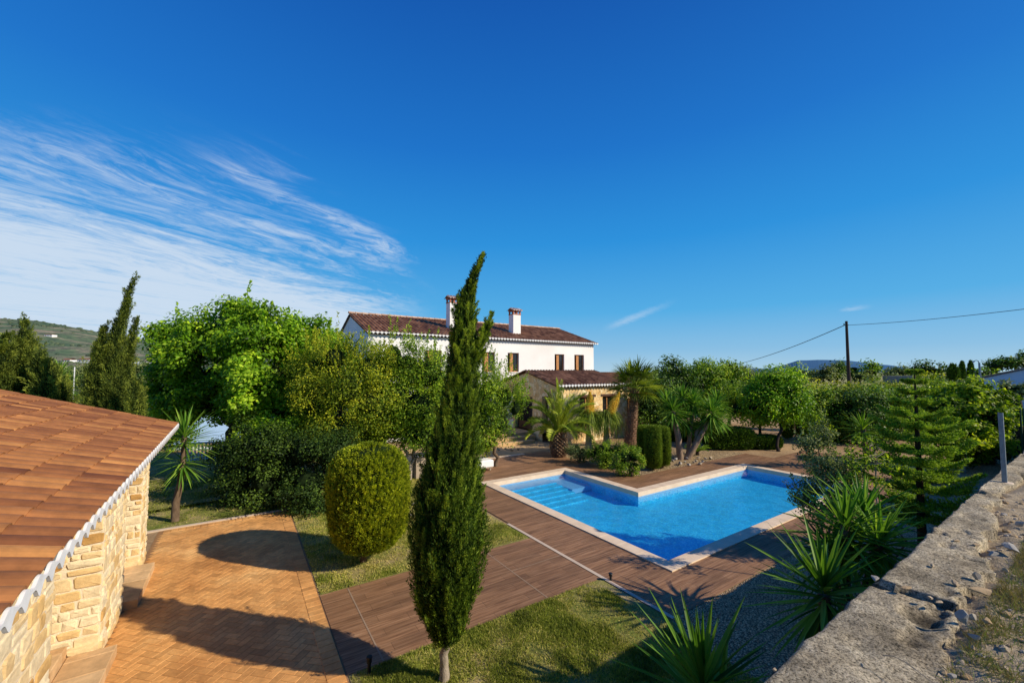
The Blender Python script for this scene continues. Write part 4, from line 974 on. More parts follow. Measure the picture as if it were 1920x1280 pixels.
tree('ficus_tree', 'large bright green broad leaved tree with rounded clumps left of the villa', 'tree', GX(432, 16.5), px_blobs([
    (335,640,45,36,.2),(325,705,48,48,.4),(360,655,50,48,-.5),(410,628,48,44,0),(448,608,40,46,0),(438,590,26,26,.1),(500,622,50,44,0),(482,650,62,58,-.9),(553,640,46,44,.3),(602,652,44,44,.6),
    (625,690,44,50,.8),(345,748,50,36,.2),(415,710,72,62,0),(500,715,76,64,-.9),(575,720,62,62,-.4),(540,770,55,36,-.7),(600,775,45,36,-.2),(470,765,50,30,0),(400,765,50,30,.6),(318,760,34,28,.2)], 16.5),
    LEAF['bright'], 101, .30, None, BARKD, kw=kwd(16.5, 1.15, tvar=.17, inner=.25, leaf=.14, wid=.09, shootn=22))
tree('laurel_tree', 'yellow tinged leafy tree between the big green tree and the villa', 'tree', GX(690, 14.2), px_blobs([
    (590,690,40,40,.3),(628,672,40,40,0),(600,745,52,52,0),(650,735,55,60,-.3),(640,800,60,38,-.2),(690,700,42,52,0),(700,760,50,50,-.2),(572,720,30,46,.3)], 14.4),
    LEAF['yellowish'], 111, .12, kw=kwd(14.5, 1.1, tvar=.2, leaf=.085, wid=.042, up=.6, shootn=90))
tree('olive_tree', 'tall shrubby olive green tree directly in front of the villa windows', 'tree', GX(765, 15.3), px_blobs([
    (735,672,30,40,.2),(705,700,38,48,.2),(765,690,34,46,0),(800,700,32,44,0),(740,745,52,50,-.3),(790,760,48,50,-.2),(820,720,32,52,.2),(735,800,50,36,0),(790,815,45,34,0),(832,790,34,45,.3),(680,790,45,40,.3),(722,768,50,50,.7),(775,785,45,48,.7),(700,815,45,34,.5)], 15.3),
    LEAF['citrus'], 121, .10, None, BARKG, kw=kwd(15.3, 1.6, tvar=.2, leaf=.085, wid=.042, up=.6, shootn=120, core=.72), ntr=3, spread=.22)
tree('olive_tree', 'leafy green tree right behind the tall cypress in front of the stone porch', 'tree', GX(930, 17.5), px_blobs([
    (912,735,34,45,0),(945,745,34,40,.2),(965,765,24,32,.4),(900,790,42,45,0),(940,795,36,30,.2),(880,740,30,52,.3)], 17.5),
    LEAF['citrus'], 131, .09, None, BARK, kw=kwd(17.5, 1.6, core=.5, tvar=.2, leaf=.09, wid=.045, up=.5, shootn=60))
# dark round carobs, their shade put into the leaf colour
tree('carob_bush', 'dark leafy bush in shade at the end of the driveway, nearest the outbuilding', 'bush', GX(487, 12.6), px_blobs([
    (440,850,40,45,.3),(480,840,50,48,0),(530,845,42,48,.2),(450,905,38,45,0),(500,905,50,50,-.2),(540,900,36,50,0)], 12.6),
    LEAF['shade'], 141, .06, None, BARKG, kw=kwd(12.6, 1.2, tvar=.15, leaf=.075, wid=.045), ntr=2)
tree('lit_bush_top', 'bright leafy crown added as the sunlit top of the dark bush under the big tree', 'tree', GX(505, 13.6), px_blobs([
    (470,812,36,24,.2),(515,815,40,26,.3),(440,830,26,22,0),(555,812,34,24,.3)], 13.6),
    LEAF['bright'], 142, .06, None, BARKG, kw=kwd(13.6, 1.0, tvar=.18, leaf=.09, wid=.06), ntr=2)  # sunlit top of the dark bush, its light put into the leaf colour
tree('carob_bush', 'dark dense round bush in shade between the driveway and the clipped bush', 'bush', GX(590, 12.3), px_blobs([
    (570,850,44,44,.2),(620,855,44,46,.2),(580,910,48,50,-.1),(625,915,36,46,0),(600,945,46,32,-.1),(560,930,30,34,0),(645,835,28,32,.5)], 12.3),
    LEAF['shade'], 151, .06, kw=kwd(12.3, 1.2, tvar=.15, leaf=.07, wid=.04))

# clipped round thuja ---------------------------------------------------------------------
b = GX(688, 8.85); t = thing('thuja_bush', 'yellow green egg shaped clipped bush beside the driveway', 'bush', b)
mb = MB(); mb.tube([b, b+UP*.2+RIGHT*.03, b+UP*.5+RIGHT*.1], [.07, .06, .05], 9); mb.build('trunk', BARK, t)
ctr = b+RIGHT*.12; prof = []
for k in range(19):
    s = k/18; z = .20+2.27*s; r = .84*(1-abs(2*(s-.50))**3.7)**.5 if 0 < s < 1 else .04
    prof.append((ctr[0]-RIGHT[0]*.05*s, ctr[1], z, max(.05, r*(1-.06*(1-s)))))
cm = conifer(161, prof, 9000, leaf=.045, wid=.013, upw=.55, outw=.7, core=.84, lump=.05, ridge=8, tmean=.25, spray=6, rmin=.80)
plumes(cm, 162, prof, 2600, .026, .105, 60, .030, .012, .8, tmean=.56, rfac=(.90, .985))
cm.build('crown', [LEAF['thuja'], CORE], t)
for i, (px, py, s) in enumerate(((776, 948, .13), (785, 962, .10), (770, 968, .09), (783, 940, .08))):
    rock(0, 0, s, s*.8, s*.6, i, 'pale rock on the lawn right of the clipped round bush', group='rocks beside the round bush', pos=G(px, py), tint=.9)

# main cypress ----------------------------------------------------------------------------
cb = G(832, 1275); d_c = 5.52
t = thing('cypress_tree', 'tall slender dark cypress with leaning tip and bare pale trunk in the centre foreground', 'tree', cb)
rows = [(1207,825,848),(1195,806,866),(1170,795,878),(1150,785,886),(1120,779,894),(1080,773,904),(1040,770,911),(1000,769,913),(960,773,912),(920,780,908),(880,789,903),(840,798,902),(800,808,901),(760,820,903),(720,828,903),(690,832,903),(660,836,902),(630,840,901),(600,843,898),(575,850,897),(555,858,897),(535,866,899),(515,874,905),(498,884,909),(484,894,914)]
prof = []
for (py, l, r) in rows:
    p = P((l+r)/2, py, d_c); prof.append((p[0], p[1], p[2], max(.012, (r-l)/2*MPX(d_c)-(.058 if py > 740 else .072))))
tp_ = P(836, 1190, d_c); mb = trunk_mb(cb, tp_, .062, .05, 170, (), .012, 7, 12); mb.build('trunk', BARKG, t, smooth=True)
m_ = conifer(171, prof, 9000, leaf=.045, wid=.012, upw=1.0, outw=.42, core=.60, lump=.3, ridge=6, tmean=.16, spray=7, rmin=.5)
plumes(m_, 173, prof, 620, .046, .40, 330, .034, .0105, .30, tmean=.55)
plumes(m_, 174, prof, 90, .022, .34, 130, .034, .0095, .55, tmean=.6, rfac=(.95, 1.12))
plumes(m_, 175, prof[-7:], 26, .022, .20, 120, .032, .009, .7, tmean=.6, rfac=(.8, 1.5))
br = []
for (py, px, w) in ((690,885,16),(660,895,13),(630,907,11),(612,914,8),(598,919,5),(588,922,3)):
    p = P(px, py, d_c); br.append((p[0], p[1], p[2], w*MPX(d_c)))
m2 = MB(); plumes(m2, 172, br, 60, .026, .20, 150, .032, .009, .5, tmean=.6, rfac=(.2, 1.0))
for a_, b_ in (('V', 'V'),): pass
off = m_.n
for arr in m2.F4: m_.F4.append(arr+off)
for arr in m2.F3: m_.F3.append(arr+off)
m_.T4 += m2.T4; m_.T3 += m2.T3; m_.M4 += m2.M4; m_.M3 += m2.M3; m_.V += m2.V; m_.n += m2.n
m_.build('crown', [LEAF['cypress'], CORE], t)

# junipers and cypresses behind the outbuilding -------------------------------------------
def conif(name, label, base, rows_, d, seed, n, leafm, group=None, leaf=.11, wid=.03, slim=.72, **k):
    t = thing(name, label, 'tree', base, group); pr = []
    for (py, px, w) in rows_:
        p = P(px, py, d); pr.append((p[0], p[1], p[2], w*MPX(d)))
    mb = MB(); mb.tube([base, np.array(pr[0][:3])+UP*.3], [.12, .08], 8); mb.build('trunk', BARKD, t)
    pr = [(a, b_, c_, max(.01, r_*slim)) for a, b_, c_, r_ in pr]; k.pop('ridge', 0); lump_ = k.pop('lump', .2); s_ = MPX(d)
    cm = conifer(seed, pr, n//3 if d < 40 else n, leaf=leaf, wid=wid, core=.55, lump=lump_, tmean=.2 if d < 40 else .4)
    if d < 40: plumes(cm, seed+40, pr, max(40, n//38), 5.5*s_, 46*s_, 130, leaf*.8, wid*.85, .35, tmean=.55)
    cm.build('crown', [leafm, CORE], t); return t
conif('juniper_tree', 'broad conical juniper with a thin pointed tip, leftmost behind the tiled roof', GX(42, 13.8), [(850,42,50),(790,42,58),(750,42,58),(710,42,52),(680,43,40),(655,44,26),(635,46,14),(618,46,7),(600,47,2)], 13.8, 181, 9000, LEAF['juniper'], lump=.35, ridge=7, leaf=.085, wid=.026)
conif('juniper_tree', 'leaning olive green juniper cut by the left edge of the picture', GX(-30, 13), [(850,-30,50),(760,-25,56),(700,-18,45),(665,-8,32),(645,5,16),(632,14,5)], 13, 182, 6000, LEAF['juniper'], lump=.35, leaf=.085, wid=.026)
conif('juniper_tree', 'low bushy juniper right of the conical one', GX(100, 13.2), [(850,100,36),(780,100,40),(740,98,36),(700,88,24),(672,80,12),(660,78,4)], 13.2, 183, 5000, LEAF['juniper'], lump=.35, leaf=.085, wid=.026)
conif('wild_cypress_tree', 'tall wind bent cypress with a tip curving right behind the tiled roof', GX(216, 12), [(870,216,26),(800,216,27),(740,214,28),(700,212,25),(660,213,20),(630,220,15),(600,229,11),(570,237,8),(545,244,5),(524,252,1)], 12, 184, 8000, LEAF['juniper'], lump=.3, leaf=.07, wid=.020, slim=.60)
conif('wild_cypress_tree', 'thin second stem of cypress leaning right beside the tallest one', GX(236, 12.3), [(870,236,22),(790,236,22),(730,236,18),(690,238,14),(650,244,9),(622,250,6),(598,259,1)], 12.3, 185, 4200, LEAF['juniper'], lump=.3, leaf=.07, wid=.020, slim=.60)
conif('wild_cypress_tree', 'shorter pointed cypress on the left of the wind bent one', GX(180, 11.9), [(870,178,26),(800,178,27),(740,178,25),(700,180,20),(660,187,12),(635,192,7),(612,195,1)], 11.9, 186, 6000, LEAF['juniper'], lump=.3, leaf=.07, wid=.020, slim=.60)
conif('juniper_tree', 'small bush like cypress at the foot of the group, right end', GX(254, 11.6), [(880,256,18),(800,254,20),(760,254,18),(730,256,10),(715,258,3)], 11.6, 187, 3000, LEAF['juniper'], lump=.3, leaf=.065, wid=.02)
def yucca_plant(name, label, heads, trunks, seed, leafm=None, cat='plant', base=None, group=None, barkm=None, skirts=True):
    """heads = [(pos, n, length, width, emin, emax, droop)]; trunks = [(pts, r0, r1)]"""
    t = thing(name, label, cat, base, group); rng = np.random.RandomState(seed)
    for pts, r0, r1 in trunks:
        mb = MB(); mb.tube(pts, list(np.linspace(r0, r1, len(pts))), 10, lump=.06, rng=rng); mb.build('trunk', barkm or BARK, t, smooth=True)
    for h in heads:
        mb = MB(); pos, n, ln, w, e0, e1, dr = h; rosette(mb, pos, rng, n, ln, w, e0, e1, dr, stem=ln*.35); mb.build('leaf_rosette', leafm or LEAF['yucca'], t)
    return t
b = GX(122, 14.5); h = P(120, 722, 14.5)
yucca_plant('yucca_tree', 'spiky green rosette just above the tiled roof, left of the cypresses', [(h, 80, .75, .05, -.5, 1.3, .6), (P(112, 700, 14.8), 60, .7, .05, -.2, 1.4, .5)], [([b, h], .09, .07)], 190, base=b)
b = G(328, 978); h1 = P(346, 812, 11.1); h2 = P(344, 862, 11.1)
yucca_plant('yucca_tree', 'spiky yucca on a slender leaning trunk at the corner of the outbuilding', [(h1, 95, .92, .055, -.35, 1.45, .25), (h2, 60, .70, .05, -.9, .5, .5)],
    [([b, P(330, 940, 11.2), P(338, 905, 11.15), P(343, 870, 11.1), h1], .10, .055)], 191, base=b, cat='tree')

# foreground yuccas by the wall --------------------------------------------------------------
h = P(1545, 1097, 4.7); b = np.array([h[0]+.05, h[1], 0])
yucca_plant('yucca_plant', 'big dark green yucca nearest the retaining wall, middle one of three', [(h, 105, .84, .058, -1.25, 1.45, .28)], [([b, b*.4+h*.6, h-UP*.1], .08, .06)], 201, base=b)
h = P(1585, 985, 6.3); b = np.array([h[0]+.1, h[1]+.1, 0])
yucca_plant('yucca_plant', 'farther of the spiky yuccas with several heads behind the nearest one', [(h, 90, .95, .06, -.9, 1.4, .32), (P(1650, 1010, 6.1), 90, .80, .06, -1.0, 1.3, .3), (P(1560, 1030, 6.3), 70, .8, .06, -1.0, 1.0, .4), (P(1620, 960, 6.6), 70, .8, .06, -.6, 1.4, .35)],
    [([b, h], .08, .06), ([b+RIGHT*.1, P(1650, 1020, 6.1)], .07, .05)], 202, base=b)
h = P(1318, 1278, 4.2); b = np.array([h[0], h[1], 0])
yucca_plant('yucca_plant', 'bright green yucca cut by the bottom edge with long pointed leaves', [(h, 64, .92, .062, -.35, 1.50, .22), (h+np.array([.10,-.1,-.25]), 40, .75, .055, -.6, 1.2, .3)], [([b, h-UP*.1], .08, .06)], 203, base=b)

# path lights -------------------------------------------------------------------------------
def pathlight(px, py, h, label):
    p = G(px, py); t = thing('garden_light', label, 'garden light', p)
    mb = MB(); mb.cyl(p, .022, .022, h*.65, 10); mb.build('stem', M['black'], t)
    mb = MB(); mb.cyl(p+UP*h*.65, .034, .034, h*.30, 12); mb.cyl(p+UP*h*.95, .042, .036, h*.06, 12); mb.build('lamp_head', M['black'], t)
pathlight(1145, 1089, .15, 'small black garden light at the corner of the pool deck and lawn'); pathlight(692, 1262, .22, 'black garden light between driveway and path at the bottom')

# garden furniture behind the cypress ---------------------------------------------------------
p = G(880, 884); t = thing('sun_lounger', 'white low cushioned lounger at the corner of the deck behind the cypress', 'sun lounger', p)
mb = MB(); x, y = p[0], p[1]
for (a, b) in ((-.85, -.28), (.80, -.28), (-.85, .28), (.80, .28)): mb.box(x+a-.03, y+b-.03, 0.02, x+a+.03, y+b+.03, .12)
mb.box(x-.95, y-.34, .12, x+.9, y+.34, .17); mb.build('frame', M['beige'], t)
mb = MB(); mb.bbox(x-.94, y-.36, .172, x+.92, y+.36, .44, .04); mb.build('cushion', M['cushion'], t)
p = G(797, 893); t = thing('garden_bar', 'beige garden counter with black and white patterned top under the trees', 'table', p); x, y = p[0], p[1]
mb = MB(); mb.box(x-.45, y-.25, 0, x+.45, y+.25, .82); mb.build('cabinet', M['beige'], t)
m_, nt_, out_ = newmat('patterned_top'); vo = nt_.nodes.new('ShaderNodeTexVoronoi'); vo.inputs['Scale'].default_value = 14; L(nt_, worldco(nt_), vo.inputs['Vector']); r_ = ramp(nt_, vo.outputs['Distance'], [(.3, (.7,.7,.7)), (.42, (.02,.02,.02))]); bsdf(nt_, out_, r_.outputs[0], .6)
mb = MB(); mb.bbox(x-.52, y-.32, .822, x+.52, y+.32, .88, .01); mb.build('countertop', m_, t)

# small shaded building seen under the big tree ------------------------------------------------
p = GX(400, 23); t = thing('garden_house', 'white rendered garden house tinted with blue shade seen under the big green tree', 'building', p)
a_ = GX(330, 22.5); b_ = GX(560, 26); dirn = unit(b_-a_); nn = np.array([dirn[1], -dirn[0], 0])
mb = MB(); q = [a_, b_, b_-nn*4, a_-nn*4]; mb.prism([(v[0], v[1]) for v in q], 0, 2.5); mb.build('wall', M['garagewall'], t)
mb = MB(); q = [a_+nn*.3-dirn*.3, b_+nn*.3+dirn*.3, b_-nn*4.3+dirn*.3, a_-nn*4.3-dirn*.3]; mb.prism([(v[0], v[1]) for v in q], 2.503, 2.68); mb.build('roof', M['tile_far'], t)
p = GX(390, 18.5); t = thing('balustrade', 'low white slatted railing in shade left of the dark bush', 'railing', p)
a_ = GX(352, 18.5); b_ = GX(430, 18.9); mb = MB(); nn_ = 12
for i in range(nn_+1):
    c = a_+(b_-a_)*i/nn_; mb.box(c[0]-.03, c[1]-.02, .02, c[0]+.03, c[1]+.02, .78)
mb.build('slats', M['shadewall'], t)
mb = MB(); mb.tube([a_+UP*.80, b_+UP*.80], .04, 8); mb.tube([a_+UP*.1, b_+UP*.1], .03, 8); mb.build('rail', M['shadewall'], t)
sheet('white_paving', [tuple(GX(330, 20.9)[:2]), tuple(GX(470, 21.6)[:2]), tuple(GX(470, 22.4)[:2]), tuple(GX(330, 21.7)[:2])], .02, M['white'])
# ------------------------------------------------------------------ palms and exotic plants by the pool
def frond(mb, p0, d0, ln, droop, rng, nl=44, lf=.42, w=.026, tint=.5, vee=.5):
    d = unit(np.array(d0, float)); p = np.array(p0, float); side = unit(np.cross(d, UP)); pts = [p.copy()]; ds = [d.copy()]; ns = 14
    for i in range(ns):
        p = p+d*ln/ns; d = unit(d-UP*droop/ns*(.5+1.2*i/ns)); pts.append(p.copy()); ds.append(d.copy())
    mb.tube(pts, [.016*(1-.8*i/ns)+.003 for i in range(ns+1)], 5, tint*.8+.2)
    T = np.repeat(np.linspace(.12, .99, nl), 2); sg = np.tile([-1, 1], nl); k = np.minimum((T*ns).astype(int), ns-1); f = (T*ns-k)[:, None]
    PT = np.array(pts); DS = np.array(ds); C = PT[k]*(1-f)+PT[k+1]*f; D0 = DS[k]; nr = unit(np.cross(side, D0))
    nr = np.where(nr[:, 2:3] < 0, -nr, nr)
    D = unit(side*sg[:, None]*.85+D0*(.55+.5*T[:, None])+nr*vee+rng.normal(size=(len(T), 3))*.10)
    l = lf*np.sin(np.clip(T, .08, 1)*pi*.88+.25)**.6*rng.uniform(.85, 1.1, len(T))
    quadleaves(mb, C, D, rng, l, w, np.clip(tint+rng.normal(0, .14, len(T)), 0, 1), .12, side=np.repeat(side[None], len(T), 0))
b = G(1048, 856); rng = np.random.RandomState(300)
t = thing('date_palm', 'short date palm with arching feather fronds and a stout scaly trunk beside the deck', 'palm', b)
mb = MB(); hh = 1.05
for i in range(13):
    for j in range(14):
        a = 2*pi*(j+.5*(i % 2))/14; z = hh*i/13; r = .36+.07*sin(pi*(i+2)/14); c = b+np.array([cos(a)*r, sin(a)*r, z+.04]); o = np.array([cos(a), sin(a), 0]); s = np.array([-sin(a), cos(a), 0])
        V = [c-o*.08-s*.075, c-o*.08+s*.075, c+o*.03+UP*.10, c-o*.06+s*.05+UP*.16, c-o*.06-s*.05+UP*.16]; mb.add(V, [(0,1,2),(1,3,2),(3,4,2),(4,0,2)], rng.rand())
mb.tube([b, b+UP*.35, b+UP*.8, b+UP*1.15], [.33, .40, .38, .22], 14, .2)
mb.build('trunk', mat_stone('palm_trunk', [(.09,.05,.03), (.20,.12,.07), (.36,.24,.14)], sc=12), t)
for i in range(34):
    s = (i+.5)/34; el = 1.50-1.0*s+rng.uniform(-.1, .1); az = i*2.39996
    mb = MB(); frond(mb, b+UP*(1.15-.15*s), (cos(el)*cos(az), cos(el)*sin(az), sin(el)), rng.uniform(1.9, 2.6)*(1-.12*s), rng.uniform(.9, 1.4)+.3*s, rng, 50, .42, .036, float(np.clip(rng.normal(.6, .2), 0, 1)), .55); mb.build('frond', LEAF['palm'], t)
# fan palm
b = G(1181, 838); ct = P(1190, 728, 21.9); rng = np.random.RandomState(301)
t = thing('fan_palm', 'fan palm with a rough brown trunk and round shaggy crown beside the stone wing', 'palm', b)
mb = MB(); pts = [b+(ct-b)*k/8 for k in range(9)]; mb.tube(pts, [.34, .32, .30, .28, .26, .24, .22, .21, .20], 14, .2)
for i in range(26):
    for j in range(11):
        a = 2*pi*(j+.5*(i % 2))/11; f_ = i/26; r = .33-.13*f_; q = b+(ct-b)*f_; o = np.array([cos(a), sin(a), 0]); s = np.array([-sin(a), cos(a), 0]); c = q+o*r
        mb.add([c-s*.06, c+s*.06, c+o*rng.uniform(.05, .12)+UP*.12+s*rng.uniform(-.03, .03)], [(0,1,2)], rng.rand()); mb.add([c-s*.06, c+s*.06, c-o*.05+UP*.16], [(0,1,2)], rng.rand())
mb.build('trunk', mat_stone('fan_palm_trunk', [(.14,.08,.05), (.32,.19,.12), (.50,.33,.21)], sc=12), t)
for i in range(38):
    s = (i+.5)/38; el = 1.35-1.75*s+rng.uniform(-.12, .12); az = i*2.39996; d = np.array([cos(el)*cos(az), cos(el)*sin(az), sin(el)])
    mb = MB(); pl = rng.uniform(.75, 1.0)*(1-.1*s); tip = ct+d*pl-UP*.1*s; tn = float(np.clip(rng.normal(.55-.12*s, .2), 0, 1)); mb.tube([ct, (ct+tip)/2+UP*.03, tip], [.014, .011, .009], 5, tn)
    side = unit(np.cross(d, UP)); nrm = np.cross(side, d)
    for k in range(26):
        a = (k/25-.5)*3.6; dd = unit(d*cos(a)+side*sin(a)+nrm*(.22 if k % 2 else .12)); blade(mb, tip, dd, (1.0-.2*abs(a)/1.8)*rng.uniform(.85, 1.1), .055, rng.uniform(.5, 1.3), float(np.clip(tn+rng.normal(0, .1), 0, 1)), 5, .3)
    mb.build('fan_leaf', LEAF['palm'], t)
# ponytail palms with yellow plumes
rng = np.random.RandomState(302)
for (px, d, tpx, tpy, qx, qy, lab) in ((1103, 20.2, 1106, 735, 1107, 785, 'ponytail palm with drooping strap leaves and an upright yellow flower plume, left of the pair'), (1136, 20.2, 1161, 736, 1139, 785, 'ponytail palm with drooping strap leaves and a yellow flower plume leaning right')):
    b = GX(px, d); h = P(px, 782, d); t = thing('ponytail_palm', lab, 'plant', b)
    mb = MB(); mb.tube([b, b+UP*.3, b*.3+h*.7, h], [.28, .20, .10, .07], 10); mb.build('trunk', BARKG, t)
    mb = MB()
    for i in range(330):
        el = rng.uniform(-.1, 1.1); az = rng.uniform(0, 2*pi); blade(mb, h+rng.normal(size=3)*.06, (cos(el)*cos(az), cos(el)*sin(az), sin(el)), rng.uniform(1.1, 1.7), .034, rng.uniform(2.6, 4.6), float(np.clip(rng.normal(.5, .25), 0, 1)), 8)
    mb.build('leaves', LEAF['palm'], t)
    p0, p1 = P(qx, qy, d-.1), P(tpx, tpy, d-.1); n = 3600; s = rng.rand(n); r = .30*np.sin(np.clip(s*.93+.07, 0, 1)*pi)**.7*(1-.35*s); C = p0+(p1-p0)*s[:, None]+sphere_dirs(rng, n)*(r*rng.rand(n)**.5)[:, None]
    mb = MB(); quadleaves(mb, C, unit(rng.normal(size=(n, 3))+UP*.5), rng, .055, .03, np.clip(rng.normal(.55, .22, n), 0, 1)); mb.tube([p0, p1], .015, 6, .2); mb.build('flower_plume', LEAF['plume'], t)
# multi stemmed yucca on the right
b = G(1288, 864); B_ = lambda px, py, dd=0: P(px, py, 18.9+dd)
t = yucca_plant('yucca_tree', 'large yucca with several bare leaning trunks and many spiky heads beyond the pool corner', [
    (B_(1262,765), 112, .92, .085, -.9, 1.45, .35), (B_(1300,752,.5), 112, .92, .085, -.7, 1.45, .35), (B_(1335,768,-.2), 118, .98, .085, -.9, 1.4, .4), (B_(1285,785,.4), 87, .85, .085, -1.0, 1.2, .4), (B_(1318,790,.3), 87, .85, .085, -1.0, 1.1, .4), (B_(1250,750,.6), 75, .8, .085, -.6, 1.4, .4), (B_(1280,742,.7), 87, .85, .085, -.6, 1.4, .4), (B_(1345,750,.5), 75, .8, .085, -.6, 1.4, .4), (B_(1350,780,.2), 62, .75, .085, -.9, 1.2, .4)],
    [([B_(1276,868), B_(1272,820), B_(1265,790), B_(1262,770)], .15, .10), ([B_(1284,868), B_(1300,840), B_(1320,805), B_(1335,775)], .15, .09), ([B_(1290,860,.4), B_(1293,820,.4), B_(1300,760,.5)], .12, .08), ([B_(1303,835), B_(1306,810,.2), B_(1318,795,.3)], .09, .07), ([B_(1270,868), B_(1255,872)], .10, .03)], 303, base=b, cat='tree', barkm=mat_bark('yucca_bark', (.36,.26,.18), (.18,.12,.08)))
b = G(1308, 853); rng = np.random.RandomState(304); mb = MB()
for i in range(18): frond(mb, b+UP*.15, (cos(i*2.4)*.8, sin(i*2.4)*.8, .5+.5*(i % 3)/3), .65, .9, rng, 22, .14, .014, .6)
t = thing('cycad_plant', 'low feathery green cycad at the foot of the multi trunk yucca', 'plant', b); mb.build('fronds', LEAF['araucaria'], t); mb = MB(); mb.cyl(b, .09, .07, .2, 9); mb.build('trunk', BARKD, t)
rg = np.random.RandomState(6)
rid = 0
for i in range(16):
    px = 1252+i*5.2+rg.uniform(-3, 3); py = 874-(i % 4)*3.5+rg.uniform(-2, 2)-abs(i-6)*.5; s = rg.uniform(.09, .17)
    rock(0, 0, s, s*.8, s*.65, i, 'pale limestone rock in the pile around the multi trunk yucca', group='rocks around the yucca', pos=G(px, py), tint=float(rg.uniform(.5, 1)))
for i, (px, py, s) in enumerate(((935,846,.16),(948,843,.13),(960,846,.17),(972,844,.12),(1030,838,.15),(1040,832,.14))):
    rock(0, 0, s, s*.8, s*.7, i, 'yellowish rock at the edge of the stone terrace', group='rocks edging the terrace', pos=G(px, py), tint=.4)
# clipped columns
for i, (px, d, lab) in enumerate(((1208, 17.6, 'clipped columnar cypress, shaded left one of the three beside the pool'), (1222, 16.9, 'clipped columnar cypress, middle one of the three beside the pool'), (1239, 17.3, 'clipped columnar cypress, sunlit right one of the three beside the pool'))):
    b = GX(px, d); t = thing('clipped_cypress', lab, 'shrub', b, 'clipped cypress columns by the pool')
    h = P(px, 799+i, d)[2]; boxleaf(310+i, b[0], b[1], .12, h, .31, .31, 6500, .055, .016, 5, .9, .6, .5).build('foliage', [LEAF['hedge'], CORE], t); mb = MB(); mb.cyl(b, .05, .04, .3, 8); mb.build('trunk', BARK, t)
# flowering shrubs in the bed
def bush(name, lab, px, d, blobs, leafm, seed, group=None, **k):
    kk = kwd(d, 1.3, rc=.15, dens=24, per=45, leaf=.06, wid=.034, core=.6); kk.update(k)
    return tree(name, lab, 'bush', GX(px, d), px_blobs(blobs, d), leafm, seed, .03, None, BARK, group, kk, ntr=3, spread=.08)
bush('shrub', 'small pale green shrub right of the date palm', 1085, 18.2, [(1080,842,16,17,0),(1092,848,15,16,0)], LEAF['grey'], 320)
bush('shrub', 'dark round shrub between the pale shrub and the fan palm', 1132, 17.4, [(1125,842,20,17,0),(1142,848,20,18,0),(1112,850,12,14,0),(1135,862,20,14,0)], LEAF['citrus'], 321)
bush('shrub', 'glossy dark green shrub at the corner of the deck beside the clipped columns', 1180, 15.9, [(1172,858,22,20,0),(1188,855,18,20,0),(1165,872,16,16,0),(1190,873,16,16,0)], LEAF['citrus'], 322)
bush('shrub', 'dark shrub at the foot of the fan palm trunk', 1165, 18.6, [(1160,842,20,14,0),(1185,840,16,14,0)], LEAF['dark'], 323)
bush('shrub', 'yellow green small shrub under the tree left of the terrace', 905, 17.2, [(915,835,14,16,0),(900,838,14,16,0)], LEAF['yellowish'], 324)
# low hedges and garden behind
def hedge(name, lab, px, d, rx, ry, z1, seed, n, leafm, rot=0, power=4, group=None, leaf=.09, wid=.045):
    b = GX(px, d); t = thing(name, lab, 'hedge', b, group); boxleaf(seed, b[0], b[1], .05, z1, rx, ry, n, leaf, wid, power, .6, rot, .42).build('foliage', [leafm, CORE], t); return t
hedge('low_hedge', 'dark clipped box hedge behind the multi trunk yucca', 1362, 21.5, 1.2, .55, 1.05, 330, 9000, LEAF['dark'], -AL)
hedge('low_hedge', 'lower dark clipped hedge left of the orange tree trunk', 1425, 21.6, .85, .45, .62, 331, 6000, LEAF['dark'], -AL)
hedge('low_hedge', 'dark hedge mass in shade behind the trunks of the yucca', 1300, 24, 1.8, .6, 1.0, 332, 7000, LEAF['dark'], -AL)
for (px, d, tp, w, lab, sd) in ((1472, 24.5, 777, .30, 'clipped cylindrical topiary right of the orange tree trunk', 335), (1502, 25, 772, .34, 'clipped cylindrical topiary, farther right of the pair', 336)):
    b = GX(px, d); t = thing('topiary_cylinder', lab, 'shrub', b); boxleaf(sd, b[0], b[1], .1, P(px, tp, d)[2], w, w, 5000, .07, .02, 3, .9).build('foliage', [LEAF['hedge'], CORE], t)
